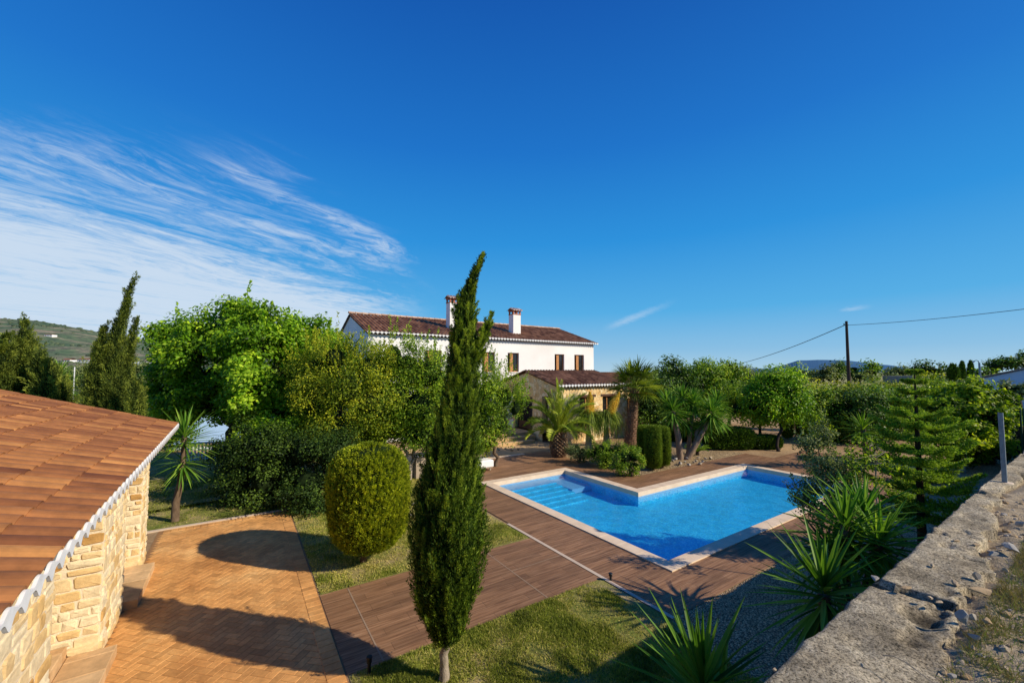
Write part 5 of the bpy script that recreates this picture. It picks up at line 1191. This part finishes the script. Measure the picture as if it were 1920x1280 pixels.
# orange trees and back row
tree('orange_tree', 'round headed orange tree with a straight thin trunk on the sandy ground', 'tree', G(1460, 846), px_blobs([(1430,745,36,34,.3),(1465,735,38,38,0),(1485,755,32,32,0),(1450,715,34,26,.2),(1440,770,36,24,0),(1478,780,28,20,0),(1410,755,22,30,.4),(1480,712,22,20,0)], 21.7), LEAF['bright'], 340, .08, P(1460, 785, 21.7), BARKD, kw=kwd(21.7, 1.1, tvar=.18))
tree('orange_tree', 'second orange tree with a dark trunk left behind the round headed one', 'tree', G(1425, 822), px_blobs([(1400,745,34,34,0),(1425,760,34,28,0),(1385,765,24,24,0)], 25), LEAF['citrus'], 341, .09, P(1425, 785, 25), BARKD, kw=kwd(25, 1.1))
for (blobs, d, lab, lf, sd, px) in (
    ([(1262,700,28,24,0),(1245,720,30,30,0),(1275,730,34,34,0),(1250,755,30,34,0),(1258,684,14,10,0)], 29, 'dark evergreen tree directly behind the fan palm', 'dark', 350, 1255),
    ([(1310,705,32,24,0),(1335,720,34,34,0),(1310,745,40,36,0),(1335,695,16,14,0)], 30, 'dark green tree behind the multi trunk yucca', 'citrus', 351, 1315),
    ([(1365,700,26,22,0),(1358,725,36,34,0),(1375,755,34,30,0),(1368,686,12,9,0)], 31, 'dark green tree left of the orange trees with an uneven top', 'citrus', 352, 1365),
    ([(1225,730,24,34,0),(1215,770,26,34,0),(1235,790,22,28,0)], 25, 'shaded tree against the porch wing right of the fan palm', 'dark', 353, 1225),
    ([(1395,705,24,16,0),(1408,715,22,18,0)], 36, 'grey green tree far behind the orange trees', 'grey', 354, 1400)):
    tree('evergreen_tree', lab, 'tree', GX(px, d), px_blobs(blobs, d), LEAF[lf], sd, .14, None, BARKD, kw=kwd(d, 1.2))
for (blobs, d, lab, lf, sd, px) in (
    ([(1535,740,30,24,0),(1560,755,34,34,0),(1530,775,32,36,0),(1565,795,34,34,0)], 24, 'leafy citrus tree right of the round headed orange tree', 'citrus', 360, 1555),
    ([(1600,745,30,26,0),(1625,760,34,36,0),(1600,790,34,36,0),(1585,770,28,30,0)], 23, 'dark citrus tree left of the tiered pine', 'dark', 361, 1600),
    ([(1650,735,30,22,0),(1672,745,28,26,0),(1655,765,34,34,0),(1640,800,30,34,0)], 25, 'green tree half hidden by the left side of the tiered pine', 'citrus', 362, 1655),
    ([(1505,725,24,20,0),(1520,735,22,24,0),(1510,760,22,28,0)], 28, 'pale green tree behind the topiary cylinders', 'yellowish', 363, 1512),
    ([(1700,745,34,26,0),(1735,740,34,26,0),(1760,730,30,22,0),(1720,775,40,36,0)], 26, 'green tree behind the tiered pine', 'citrus', 364, 1720),
    ([(1830,750,40,28,0),(1870,770,34,30,0),(1800,745,34,26,0),(1895,790,28,30,0)], 24, 'dense hedge like tree behind the fig tree', 'citrus', 365, 1840),
    ([(1560,720,30,12,0),(1610,720,36,12,0),(1660,715,30,12,0)], 34, 'low yellowish bush row in front of the field', 'yellowish', 366, 1610)):
    blobs = [(a_, b_+(14 if d > 30 else 10), c_, e_*(.7 if d > 30 else 1), f_) for a_, b_, c_, e_, f_ in blobs]
    tree('garden_tree', lab, 'tree', GX(px, d), px_blobs(blobs, d), LEAF[lf], sd, .12, None, BARKD, kw=kwd(d, 1.15))
h = P(1618, 800, 17); yucca_plant('yucca_plant', 'green spiky rosette in the thicket left of the tiered pine', [(h, 80, .95, .07, -.5, 1.3, .6)], [([GX(1618, 17), h], .1, .08)], 370, base=GX(1618, 17), leafm=LEAF['araucaria'])
# fig tree
tree('fig_tree', 'broad fig tree with large light green leaves at the right', 'tree', G(1803, 886), px_blobs([(1780,765,42,32,.2),(1825,755,42,30,.2),(1855,785,38,36,0),(1800,800,46,36,-.3),(1845,825,34,30,0),(1770,815,30,36,0),(1810,735,34,20,.3),(1868,835,18,26,0),(1875,800,20,28,.2),(1825,845,34,18,0)], 17.0), LEAF['fig'], 380, .09, P(1803, 835, 17), BARKG, kw=kwd(17, 1.0, leaf=.15, wid=.11, tvar=.22, core=.4, rc=.3))
# small sparse trees in front of it
tree('young_tree', 'thin young tree with sparse yellow green leaves left of the tiered pine', 'tree', GX(1640, 7.7), px_blobs([(1635,830,30,22,0),(1605,860,32,26,0),(1645,870,28,22,0),(1620,900,34,20,0),(1660,845,22,14,0)], 7.7), LEAF['fig'], 381, .018, P(1640, 850, 7.7), BARKG, kw=dict(dens=20, per=16, rc=.10, leaf=.062, wid=.036, core=0, inner=.5, tvar=.24), wig=.02)
tree('young_tree', 'small leaved grey green bush leaning over the far pool edge', 'bush', GX(1545, 9.7), px_blobs([(1520,850,26,40,.2),(1535,890,40,34,0),(1560,915,44,36,0),(1505,920,26,26,0),(1580,880,36,30,.2),(1530,945,40,26,0),(1600,930,34,30,0),(1545,815,18,30,.2)], 9.7), LEAF['grey'], 382, .03, GX(1545, 9.7, .9), BARK, kw=dict(dens=26, per=44, rc=.15, leaf=.055, wid=.034, core=0, inner=.6, tvar=.24, shootn=30), ntr=4, wig=.04)
tree('young_tree', 'low bush with a few bright yellow leaves behind the spiky yuccas', 'bush', GX(1640, 8.6), px_blobs([(1640,935,36,20,0),(1670,945,30,18,0),(1620,960,26,22,0)], 8.6), LEAF['fig'], 383, .02, GX(1640, 8.6, .7), BARK, kw=dict(dens=10, per=20, rc=.13, leaf=.06, wid=.038, core=0, inner=.5, tvar=.28), ntr=3)
tree('young_tree', 'small light green sapling with upright shoots right of the topiary cylinders', 'bush', GX(1530, 17), px_blobs([(1525,800,14,30,0),(1545,815,16,24,0),(1515,825,12,22,0),(1535,780,9,24,0)], 17), LEAF['fig'], 384, .03, None, BARK, kw=dict(dens=12, per=20, rc=.2, leaf=.10, wid=.05, core=0, inner=.5, up=.8))
for i, (px, py, r, lab) in enumerate(((1752, 905, 24, 'low green ground bush in shade beyond the tiered pine'), (1700, 905, 20, 'low bush beside the foot of the tiered pine'), (1850, 870, 30, 'dark low bush in shade under the fig tree'), (1880, 850, 24, 'dark low hedge bush behind the galvanised post'))):
    p = G(px, py); d = float(p@FWD); bush('shrub', lab, px, d, [(px, py-r*.7, r, r*.8, 0), (px+r, py-r*.5, r*.8, r*.6, 0), (px-r, py-r*.5, r*.8, r*.6, 0)], LEAF['dark'], 385+i, rc=.2, dens=12, leaf=.08)
# araucaria ---------------------------------------------------------------------------------
b = GX(1713, 8.64); d = 8.64; top = P(1714, 684, d); rng = np.random.RandomState(390)
t = thing('norfolk_pine', 'tiered Norfolk Island pine with a dark straight trunk on the gravel', 'tree', b)
mb = MB(); mb.tube([b, b+(top-b)*.25, b+(top-b)*.6, top], [.085, .07, .045, .006], 12, lump=.05, rng=rng); mb.build('trunk', BARKD, t, smooth=True)
H = top[2]; z = 1.05; mbb = MB(); k = 0; C_, D_, T_ = [], [], []
prof = [(.9, .85), (1.3, 1.05), (1.9, 1.10), (2.3, 1.02), (2.8, .86), (3.2, .60), (3.5, .38), (3.75, .20), (3.95, .10), (4.3, .05)]
while z < H-.05:
    R = np.interp(z, [p[0] for p in prof], [p[1] for p in prof])*.88*rng.uniform(.88, 1.10); nb = 5; a0 = rng.uniform(0, 2*pi); c = b+(top-b)*(z/H)
    for j in range(nb):
        a = a0+2*pi*j/nb+rng.uniform(-.15, .15); o = np.array([cos(a), sin(a), 0]); s = np.array([-sin(a), cos(a), 0]); r = R*rng.uniform(.85, 1.1); pts = []
        low = -.10 if z < 1.6 else .02
        for q in range(9):
            f_ = q/8; pts.append(c+o*r*f_+UP*r*(low*f_-.10*sin(f_*pi)+.22*f_**2.2*(1 if z > 1.2 else .6)))
        mbb.tube(pts, [.014*(1-f_/8)+.003 for f_ in range(9)], 5, .2)
        PT = np.array(pts)
        for sgn in (-1, 1, 0):
            nbl = 12 if sgn else 1
            for q in range(nbl):
                f_ = .10+.88*(q+.5)/nbl if sgn else .0; kk = min(int(f_*8), 7); pp = PT[kk]*(1-(f_*8-kk))+PT[kk+1]*(f_*8-kk) if sgn else PT[0]
                if sgn: dirb = unit(s*sgn*.95+o*.55+UP*rng.uniform(.02, .28)); ll = r*.34*(1-f_)**.5+.06; n = int(26+66*ll/.4)
                else: dirb = None; ll = r; n = 120
                tt = rng.rand(n)
                if sgn: pos = pp+dirb*ll*tt[:, None]-UP*(.06*ll*np.sin(tt*pi))[:, None]; ax = np.repeat(dirb[None], n, 0)
                else: kx = np.minimum((tt*8).astype(int), 7); fx = (tt*8-kx)[:, None]; pos = PT[kx]*(1-fx)+PT[kx+1]*fx; ax = unit(PT[kx+1]-PT[kx])
                C_.append(pos); D_.append(unit(ax*.55+rng.normal(size=(n, 3))*.5+UP*.45)); T_.append(.56+rng.normal(0, .18, n)+.22*tt)
    z += max(.18, .31*(1-.35*z/H)); k += 1
C_, D_, T_ = np.concatenate(C_), np.concatenate(D_), np.concatenate(T_)
quadleaves(mbb, C_, D_, rng, .052*rng.uniform(.7, 1.3, len(C_)), .017, np.clip(T_, 0, 1)); mbb.build('branches', LEAF['araucaria'], t)

# ------------------------------------------------------------------ overhead line
d = 46; b = GX(1591, d, 0); tp = P(1584, 602, d); tp[:2] = b[:2]
t = thing('utility_pole', 'dark wooden utility pole rising above the trees on the right', 'pole', b)
mb = MB(); mb.tube([b, tp], [.20, .13], 10); mb.build('shaft', M['pole'], t)
mb = MB(); mb.tube([tp-UP*.45-RIGHT*.30, tp-UP*.45+RIGHT*.25], .04, 6); mb.cyl(tp-UP*.45-RIGHT*.28, .05, .05, .2, 8); mb.build('bracket', M['pole'], t)
def cable(p0, p1, sag, lab, r=.028):
    pts = []
    for i in range(25):
        s = i/24; pts.append(p0*(1-s)+p1*s-UP*sag*4*s*(1-s))
    mb = MB(); mb.tube(pts, r, 6); tag(mb.build('overhead_cable', M['cable'], None, p0), lab, 'cable')
a = tp-UP*.45
cable(a+RIGHT*.1, P(2100, 556, 24), .25, 'overhead cable running right from the utility pole', .022); cable(a-RIGHT*.2, P(1330, 690, 95), 1.0, 'overhead cable sloping down left from the utility pole to the trees', .04)

# ------------------------------------------------------------------ far right: field, walls, trees, mountain
def quad3(pts, z): return [(p[0], p[1]) for p in pts]
m_fld = mat_plain('stubble_field', (.36,.30,.10), (.20,.22,.06), .25, .95)
sheet('field', quad3([GX(1380, 52), GX(2300, 40), GX(2300, 400), GX(1380, 400)], 0), 2.0, m_fld, z0=-.2)
p0 = P(1655, 707, 75); p1 = P(1786, 704, 70); t = thing('boundary_wall', 'long grey block wall beyond the field', 'wall', p0*np.array([1,1,0])+UP*2)
mb = MB(); dn = unit((p1-p0)*np.array([1,1,0])); nn = np.array([-dn[1], dn[0], 0])*.2; q = [p0, p1, p1+nn, p0+nn]; mb.prism([(v[0], v[1]) for v in q], 1.9, 3.25); mb.build('wall', M['greywall'], t)
mb = MB(); q = [p0-nn*.15, p1-nn*.15, p1+nn*1.15, p0+nn*1.15]; mb.prism([(v[0], v[1]) for v in q], 3.253, 3.33); mb.build('coping', M['joint'], t)
for (blobs, d, lab, lf, sd, px) in (
    ([(1500,700,18,10,0),(1518,702,16,9,0)], 80, 'dark low tree at the left end of the far row under the mountain', 'dark', 400, 1508),
    ([(1545,696,16,10,0),(1540,706,18,9,0)], 72, 'grey olive tree in the far row beside the dark low tree', 'grey', 401, 1543),
    ([(1562,690,18,10,0),(1575,692,15,10,0),(1566,700,20,10,0)], 76, 'wide round tree left of the utility pole in the far row', 'dark', 402, 1568),
    ([(1601,692,13,9,0),(1604,700,15,8,0)], 76, 'round tree just right of the utility pole in the far row', 'dark', 403, 1602),
    ([(1635,686,14,9,0),(1634,697,16,10,0)], 74, 'tallest round tree of the far row right of the pole', 'citrus', 404, 1635),
    ([(1612,706,18,8,0)], 66, 'silver olive tree in front of the far row right of the pole', 'grey', 405, 1612),
    ([(1680,699,20,8,0),(1700,694,18,8,0)], 84, 'low wide tree behind the top of the tiered pine', 'grey', 406, 1690),
    ([(1742,692,22,12,0),(1760,696,20,10,0),(1728,698,16,9,0)], 82, 'broad dark tree beyond the grey block wall', 'dark', 407, 1745),
    ([(1750,708,26,6,0)], 64, 'yellow green bush above the grey block wall', 'yellowish', 408, 1750),
    ([(1815,719,28,10,0),(1835,722,20,10,0)], 44, 'olive tree left of the pale shaded building', 'grey', 409, 1822),
    ([(1890,680,22,9,0),(1915,677,24,11,0),(1870,686,16,7,0),(1935,672,22,11,0)], 78, 'spreading pine tree above the roof of the pale building', 'dark', 410, 1905),
    ([(1850,698,12,6,0),(1838,700,10,5,0)], 70, 'small round tree left of the roof of the pale building', 'citrus', 411, 1845),
    ([(1900,728,34,14,0),(1925,735,30,16,0),(1880,735,20,10,0)], 20, 'silvery olive bush in front of the pale shaded building', 'grey', 412, 1905)):
    s = d/16; tree('distant_tree', lab, 'tree', GX(px, d, 2 if d > 45 else 0), px_blobs(blobs, d), LEAF[lf], sd, .2, None, BARKD, kw=dict(dens=3.2/s**1.3, per=50, rc=.22*s, leaf=.14*s**.75, wid=.09*s**.75), nl=2)
for i, (px, tp, w, d, lab) in enumerate(((1787, 684, 8, 52, 'stout dark cypress, nearest of the slender far cypresses'), (1804, 678, 5, 80, 'slender far cypress, second from the left'), (1820, 677, 5, 80, 'slender far cypress just left of the street lamp'), (1864, 678, 4, 84, 'slender far cypress right of the street lamp above the roof'))):
    conif('slender_cypress', lab, GX(px, d, 1.9), [(720, px, w), (705, px, w), ((tp+705)/2, px, w*.9), (tp+6, px, w*.6), (tp, px, .6)], d, 420+i, 1500, LEAF['dark'], leaf=.20, wid=.07, group='slender cypresses on the horizon', slim=.85)
# pale building
bx, by = 45.4, 5.9; t = thing('farm_building', 'pale low building in blue shade with a tiled gable roof at the right edge', 'building', (bx, by, 0))
mb = MB(); mb.add([(bx,by,0),(bx,-9,0),(bx,-9,3.55),(bx,-1.5,5.9),(bx,by,3.55)], [(0,1,2,3,4)]); mb.add([(bx,by,0),(bx+10,by,0),(bx+10,by,3.55),(bx,by,3.55)], [(0,1,2,3)]); mb.build('wall', M['shadewall'], t)
mb = MB(); roof_slope(mb, (bx-.15, by+.2, 3.52), (1,0,0), 10.3, unit(np.array([0,-1,.318])), 7.9, .4, 8, .05, 51); roof_slope(mb, (bx-.15, -9.2, 3.52), (1,0,0), 10.3, unit(np.array([0,1,.318])), 7.9, .4, 8, .05, 52); mb.build('roof', mat_tile('dusty_tile', (.20,.12,.07), (.32,.20,.12), (.44,.30,.20)), t)
d = 28; b = GX(1838, d); t = thing('street_lamp', 'grey street lamp with a curved arm in front of the pale building', 'street lamp', b)
tp = P(1836, 680, d); mb = MB(); mb.tube([b, tp], [.09, .055], 8); mb.build('shaft', M['metal'], t)
mb = MB(); mb.tube([tp, tp+UP*.14-RIGHT*.08, tp+UP*.18-RIGHT*.2, tp+UP*.10-RIGHT*.36], .025, 6); mb.tube([tp+UP*.10-RIGHT*.34, tp+UP*.02-RIGHT*.46], [.05, .035], 8); mb.build('lamp_arm', M['metal'], t)
# green fence posts
for i, (px, d) in enumerate(((1893, 17.5), (1908, 16.2), (1914, 16.0))):
    b = GX(px, d, 0); mb = MB(); mb.tube([b, b+UP*(P(px, 765, d)[2])], .03, 6); t = thing('fence_post', ['thin dark green fence post left of the pair at the right edge', 'thin dark green fence post, left one of the close pair', 'thin dark green fence post, right one of the close pair'][i], 'post', b); mb.build('upright', mat_plain('green_steel', (.03,.08,.04), (.02,.05,.03), 8, .5), t)
# mountain and low ridge
def ridge(name, prof_, d, mat, base=690):
    mb = MB(); V = []; n = len(prof_)
    xs_ = np.linspace(prof_[0][0], prof_[-1][0], 90); ysr = np.interp(xs_, [p[0] for p in prof_], [p[1] for p in prof_])+(fbm(xs_*.06, xs_*0, 4)-.47)*1.6
    for x, y in zip(xs_, ysr):
        a = P(x, y, d); V += [a, GX(x, d*.82, 0)]
    mb.addq(np.array(V), np.array([(2*i, 2*i+1, 2*i+3, 2*i+2) for i in range(89)]), .5); o = mb.build(name, mat); o['kind'] = 'structure'; return o
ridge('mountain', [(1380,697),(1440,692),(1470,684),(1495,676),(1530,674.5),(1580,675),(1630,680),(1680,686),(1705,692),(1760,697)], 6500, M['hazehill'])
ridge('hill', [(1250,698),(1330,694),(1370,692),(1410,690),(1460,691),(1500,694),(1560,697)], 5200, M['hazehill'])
# hillside on the left
pr = [(-500,560),(-250,580),(0,597),(60,601),(100,607),(160,618),(200,627),(240,632),(290,637),(360,642),(450,652),(560,668),(700,684),(820,697)]
nx, ny = 150, 34; XS = np.linspace(-500, 820, nx); V = np.zeros((nx, ny, 3))
def hillpt(px, s):
    zr = P(px, np.interp(px, [p[0] for p in pr], [p[1] for p in pr]), 1000)[2]; dd = 260+740*s; q = GX(px, dd); zz = zr*(s**1.25)
    r = float(np.clip(s*3, 0, 1)*np.clip((1-s)*6+.15, 0, 1)); q[2] = zz+r*22*(fbm(q[0]*.009+40, q[1]*.009+40, 5)-.47); return q
for i, x in enumerate(XS):
    for j in range(ny): V[i, j] = hillpt(x, j/(ny-1))
ii, jj = np.meshgrid(np.arange(nx-1), np.arange(ny-1), indexing='ij'); q = (ii*ny+jj).ravel(); mb = MB(); mb.addq(V.reshape(-1, 3), np.stack([q, q+ny, q+ny+1, q+1], 1), .5)
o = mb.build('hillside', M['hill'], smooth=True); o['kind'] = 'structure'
rng = np.random.RandomState(77); mb = MB(); C_ = []
for i in range(900):
    px = rng.uniform(-60, 420); s = rng.uniform(.08, 1.0); q = hillpt(px, s); r = rng.uniform(1.2, 3.4)*(.6+.6*s)
    if fbm(q[0]*.012+9, q[1]*.012, 3) < .38: continue
    V_, Fc = ico(q+UP*r*.3, (r*1.2, r*1.2, r*.8), 1, .4, i); mb.add(V_, Fc, rng.rand())
o = mb.build('hillside_scrub', mat_tile('far_scrub', (.045,.075,.045), (.07,.105,.055), (.12,.15,.08))); tag(o, 'scattered round scrub bushes covering the far hillside on the left', 'scrub', None, 'stuff')
def farhouse(px, s, w, h, dp, lab):
    b = hillpt(px, s); t = thing('far_house', lab, 'house', b); mb = MB(); c, s_ = CA, -SA
    def R(x, y, z): return b+RIGHT*x+FWD*y+UP*z
    V = [R(-w/2,0,-2),R(w/2,0,-2),R(w/2,dp,-2),R(-w/2,dp,-2),R(-w/2,0,h),R(w/2,0,h),R(w/2,dp,h),R(-w/2,dp,h)]
    mb.add(V, [(4,5,6,7),(0,1,5,4),(1,2,6,5),(2,3,7,6),(3,0,4,7)]); mb.build('wall', M['white'], t)
    mb = MB(); e = .4; mb.add([R(-w/2-e,-e,h),R(w/2+e,-e,h),R(w/2+e,dp/2,h+1.6),R(-w/2-e,dp/2,h+1.6),R(-w/2-e,dp+e,h),R(w/2+e,dp+e,h)], [(0,1,2,3),(3,2,5,4)]); mb.build('roof', M['tile_far'] if w < 20 else M['whitepaint'], t)
    mb = MB()
    for i in range(3): x = -w*.3+i*w*.3; mb.add([R(x-.6,-.03,h*.35),R(x+.6,-.03,h*.35),R(x+.6,-.03,h*.75),R(x-.6,-.03,h*.75)], [(0,1,2,3)])
    mb.build('window', M['darkglass'], t)
farhouse(155, .22, 12, 3.5, 8, 'largest white house at the foot of the left hill'); farhouse(86, .60, 14, 3, 8, 'small white house halfway up the left hill'); farhouse(173, .46, 12, 2.5, 8, 'small pale house on the slope above the largest white one'); farhouse(265, .10, 22, 5.5, 14, 'long white warehouse between the cypresses and the big green tree'); farhouse(122, .20, 8, 3, 7, 'small house left of the largest white one on the hill')
b = GX(140, 60); t = thing('lamp_post', 'pale distant lamp post between the yucca and the cypresses', 'street lamp', b); mb = MB(); mb.tube([b, P(140, 688, 60)], .07, 6); mb.build('shaft', M['whitepaint'], t)
# dark background vegetation on the far left plain
for (blobs, d, lab, lf, sd, px) in (([(70,700,60,22,0),(150,705,60,18,0),(220,710,50,18,0),(290,705,60,22,0)], 70, 'belt of low green trees at the foot of the left hill', 'grey', 440, 180),
    ([(300,790,40,40,0),(280,760,30,34,0),(320,815,40,30,0)], 21, 'green bush under the left side of the big bright tree', 'citrus', 441, 300),
    ([(620,820,50,44,0),(680,835,50,30,0),(560,800,46,40,0)], 22, 'shaded bush mass between the garden house and the villa', 'dark', 442, 640)):
    tree('shrubbery_tree', lab, 'tree', GX(px, d), px_blobs(blobs, d), LEAF[lf], sd, .1, None, BARKD, kw=kwd(d, 1.0), nl=2)

# ------------------------------------------------------------------ sun, sky, camera
sun_d = unit(np.array([.646, -.763, 0])*cos(radians(31.4))+UP*sin(radians(31.4)))
ld = bpy.data.lights.new('sun', 'SUN'); ld.energy = 5.6; ld.angle = radians(.53); ld.color = (1.0, .89, .71)
lo = bpy.data.objects.new('sun', ld); COL.objects.link(lo); lo.rotation_euler = Vector(tuple(sun_d)).to_track_quat('Z', 'Y').to_euler()
w = bpy.data.worlds.new('World'); scene.world = w; w.use_nodes = True; nt = w.node_tree; nt.nodes.clear()
out = nt.nodes.new('ShaderNodeOutputWorld'); bg = nt.nodes.new('ShaderNodeBackground'); L(nt, bg.outputs[0], out.inputs['Surface'])
sky = nt.nodes.new('ShaderNodeTexSky'); sky.sky_type = 'NISHITA'; sky.sun_disc = False; sky.sun_elevation = radians(31.4); sky.sun_rotation = math.atan2(.646, -.763)
sky.air_density = 1.0; sky.dust_density = .4; sky.ozone_density = 3.0; sky.altitude = 100
tc = nt.nodes.new('ShaderNodeTexCoord'); dv = tc.outputs['Generated']
def dot(vec):
    n = nt.nodes.new('ShaderNodeVectorMath'); n.operation = 'DOT_PRODUCT'; L(nt, dv, n.inputs[0]); n.inputs[1].default_value = vec; return n.outputs['Value']
xc = dot((CA, -SA, 0)); yc = dot((SA, CA, 0)); zc = mth(nt, 'MAXIMUM', dot((0, 0, 1)), .012).outputs[0]
gx = mth(nt, 'DIVIDE', xc, zc).outputs[0]; gy = mth(nt, 'DIVIDE', yc, zc).outputs[0]          # cloud layer plane
def lin(a, ka, b, kb, k0=0.0): return mth(nt, 'ADD', mth(nt, 'MULTIPLY_ADD', a, ka, k0).outputs[0], mth(nt, 'MULTIPLY', b, kb).outputs[0]).outputs[0]
ca = lin(gx, .94, gy, -.35); cb_ = lin(gx, .35, gy, .94)
comb = nt.nodes.new('ShaderNodeCombineXYZ'); L(nt, ca, comb.inputs[0]); L(nt, cb_, comb.inputs[1])
def srange(v, a, b):
    m_ = nt.nodes.new('ShaderNodeMapRange'); m_.interpolation_type = 'SMOOTHSTEP'; L(nt, v, m_.inputs[0]); m_.inputs[1].default_value = a; m_.inputs[2].default_value = b; m_.inputs[3].default_value = 0; m_.inputs[4].default_value = 1; return m_.outputs[0]
warp = noise(nt, comb.outputs[0], .55, 3, .5)
wv = nt.nodes.new('ShaderNodeVectorMath'); wv.operation = 'MULTIPLY_ADD'; L(nt, warp.outputs['Color'], wv.inputs[0]); wv.inputs[1].default_value = (.8, .8, 0); L(nt, comb.outputs[0], wv.inputs[2])
m1 = mapping(nt, wv.outputs[0], (1.5, .40, 1)); s1 = noise(nt, m1.outputs[0], 1.3, 10, .66, .7)
m2 = mapping(nt, wv.outputs[0], (5.0, 2.2, 1)); s2 = noise(nt, m2.outputs[0], 1.8, 9, .72, .9)
big = noise(nt, comb.outputs[0], .42, 3, .5)
cov = srange(ca, -1.7, -5.6)                                  # coverage grows to the left
edge = mth(nt, 'MULTIPLY', srange(ca, -1.6, -2.3), srange(gy, 1.42, 1.95)).outputs[0]; side = srange(mth(nt, 'DIVIDE', xc, mth(nt, 'MAXIMUM', yc, .02).outputs[0]).outputs[0], -.16, -.42)
st = mth(nt, 'ADD', mth(nt, 'MULTIPLY', s1.outputs['Fac'], .62).outputs[0], mth(nt, 'MULTIPLY', s2.outputs['Fac'], .38).outputs[0]).outputs[0]
thr = lin(cov, -.30, big.outputs['Fac'], -.20, .655)
dens = mth(nt, 'SUBTRACT', st, thr).outputs[0]
dens = srange(dens, -.05, .24); dens = mth(nt, 'MULTIPLY', dens, edge).outputs[0]
veil = mth(nt, 'MULTIPLY', mth(nt, 'MULTIPLY', srange(ca, -2.8, -7.5), srange(big.outputs['Fac'], .15, .75)).outputs[0], .85).outputs[0]
tot = mth(nt, 'MAXIMUM', mth(nt, 'MULTIPLY', dens, .86).outputs[0], veil).outputs[0]
def band(x0, y0, x1, y1, wd):                                  # brighter cirrus strands on the cloud plane
    ln_ = math.hypot(x1-x0, y1-y0); ux, uy = (x1-x0)/ln_, (y1-y0)/ln_; al = lin(gx, ux, gy, uy, -(x0*ux+y0*uy)); ac = lin(gx, -uy, gy, ux, x0*uy-y0*ux)
    ac = mth(nt, 'ADD', ac, mth(nt, 'MULTIPLY_ADD', s1.outputs['Fac'], .9, -.45).outputs[0]).outputs[0]
    a1 = srange(mth(nt, 'ABSOLUTE', ac).outputs[0], wd, 0.0); e_ = mth(nt, 'MULTIPLY', srange(al, -.1, ln_*.2), srange(al, ln_*1.08, ln_*.85)).outputs[0]
    return mth(nt, 'MULTIPLY', mth(nt, 'MULTIPLY', a1, e_).outputs[0], srange(s2.outputs['Fac'], .30, .72)).outputs[0]
b1 = band(-1.33, 1.72, -1.0, 3.75, .22); b2 = band(-2.25, 1.45, -1.12, 4.0, .24); b3 = band(-2.9, 1.9, -1.9, 5.0, .22)
tot = mth(nt, 'MULTIPLY', tot, side).outputs[0]
tot = mth(nt, 'MAXIMUM', tot, mth(nt, 'MULTIPLY', mth(nt, 'MAXIMUM', b1, mth(nt, 'MAXIMUM', b2, b3).outputs[0]).outputs[0], .70).outputs[0]).outputs[0]
# one thin wisp over the stone wing, one over the pole
X_ = mth(nt, 'DIVIDE', xc, mth(nt, 'MAXIMUM', yc, .02).outputs[0]).outputs[0]; Z_ = mth(nt, 'DIVIDE', dot((0, 0, 1)), mth(nt, 'MAXIMUM', yc, .02).outputs[0]).outputs[0]
def wisp(x0, z0, x1, z1, wd, amp):
    ln_ = math.hypot(x1-x0, z1-z0); ux, uz = (x1-x0)/ln_, (z1-z0)/ln_
    al = lin(X_, ux, Z_, uz, -(x0*ux+z0*uz)); ac = lin(X_, -uz, Z_, ux, x0*uz-z0*ux); ac = mth(nt, 'ADD', ac, mth(nt, 'MULTIPLY_ADD', s2.outputs['Fac'], .02, -.01).outputs[0]).outputs[0]
    g_ = mth(nt, 'DIVIDE', mth(nt, 'ABSOLUTE', ac).outputs[0], wd).outputs[0]; a1 = srange(g_, 1.0, 0.0)
    return mth(nt, 'MULTIPLY', mth(nt, 'MULTIPLY', a1, srange(al, 0, ln_*.35)).outputs[0], mth(nt, 'MULTIPLY', srange(al, ln_*1.1, ln_*.4), amp).outputs[0]).outputs[0]
w1 = wisp(.215, .100, .40, .173, .012, .32); w2 = wisp(.80, .150, .89, .162, .008, .28)
tot = mth(nt, 'MAXIMUM', tot, mth(nt, 'MAXIMUM', w1, w2).outputs[0]).outputs[0]
zr = dot((0, 0, 1)); grad = ramp(nt, zr, [(0.0, (.42,.64,.80)), (.05, (.25,.53,.80)), (.14, (.085,.43,.81)), (.30, (.022,.295,.75)), (.48, (.010,.180,.62)), (.70, (.005,.100,.45)), (1.0, (.004,.07,.35))])
gsc = nt.nodes.new('ShaderNodeVectorMath'); gsc.operation = 'SCALE'; L(nt, grad.outputs[0], gsc.inputs[0]); gsc.inputs['Scale'].default_value = 9.8
hs = mix(nt, .94, sky.outputs[0], gsc.outputs[0])
mx = mix(nt, tot, hs.outputs[2], (6.6, 7.6, 8.8)); L(nt, mx.outputs[2], bg.inputs['Color']); bg.inputs['Strength'].default_value = .10

cd = bpy.data.cameras.new('camera'); cam = bpy.data.objects.new('camera', cd); COL.objects.link(cam); scene.camera = cam
cd.sensor_width = 36; cd.lens = F/1920*36; cd.clip_start = .05; cd.clip_end = 20000
cam.location = (0, 0, CAMZ); cam.rotation_euler = (pi/2+TH, 0, -AL)
cd.shift_y = (HOR-F*tan(TH)-640)/1920
scene.view_settings.view_transform = 'Standard'; scene.view_settings.look = 'None'; scene.view_settings.exposure = 0
scene.cycles.transparent_max_bounces = 12; scene.cycles.max_bounces = 6
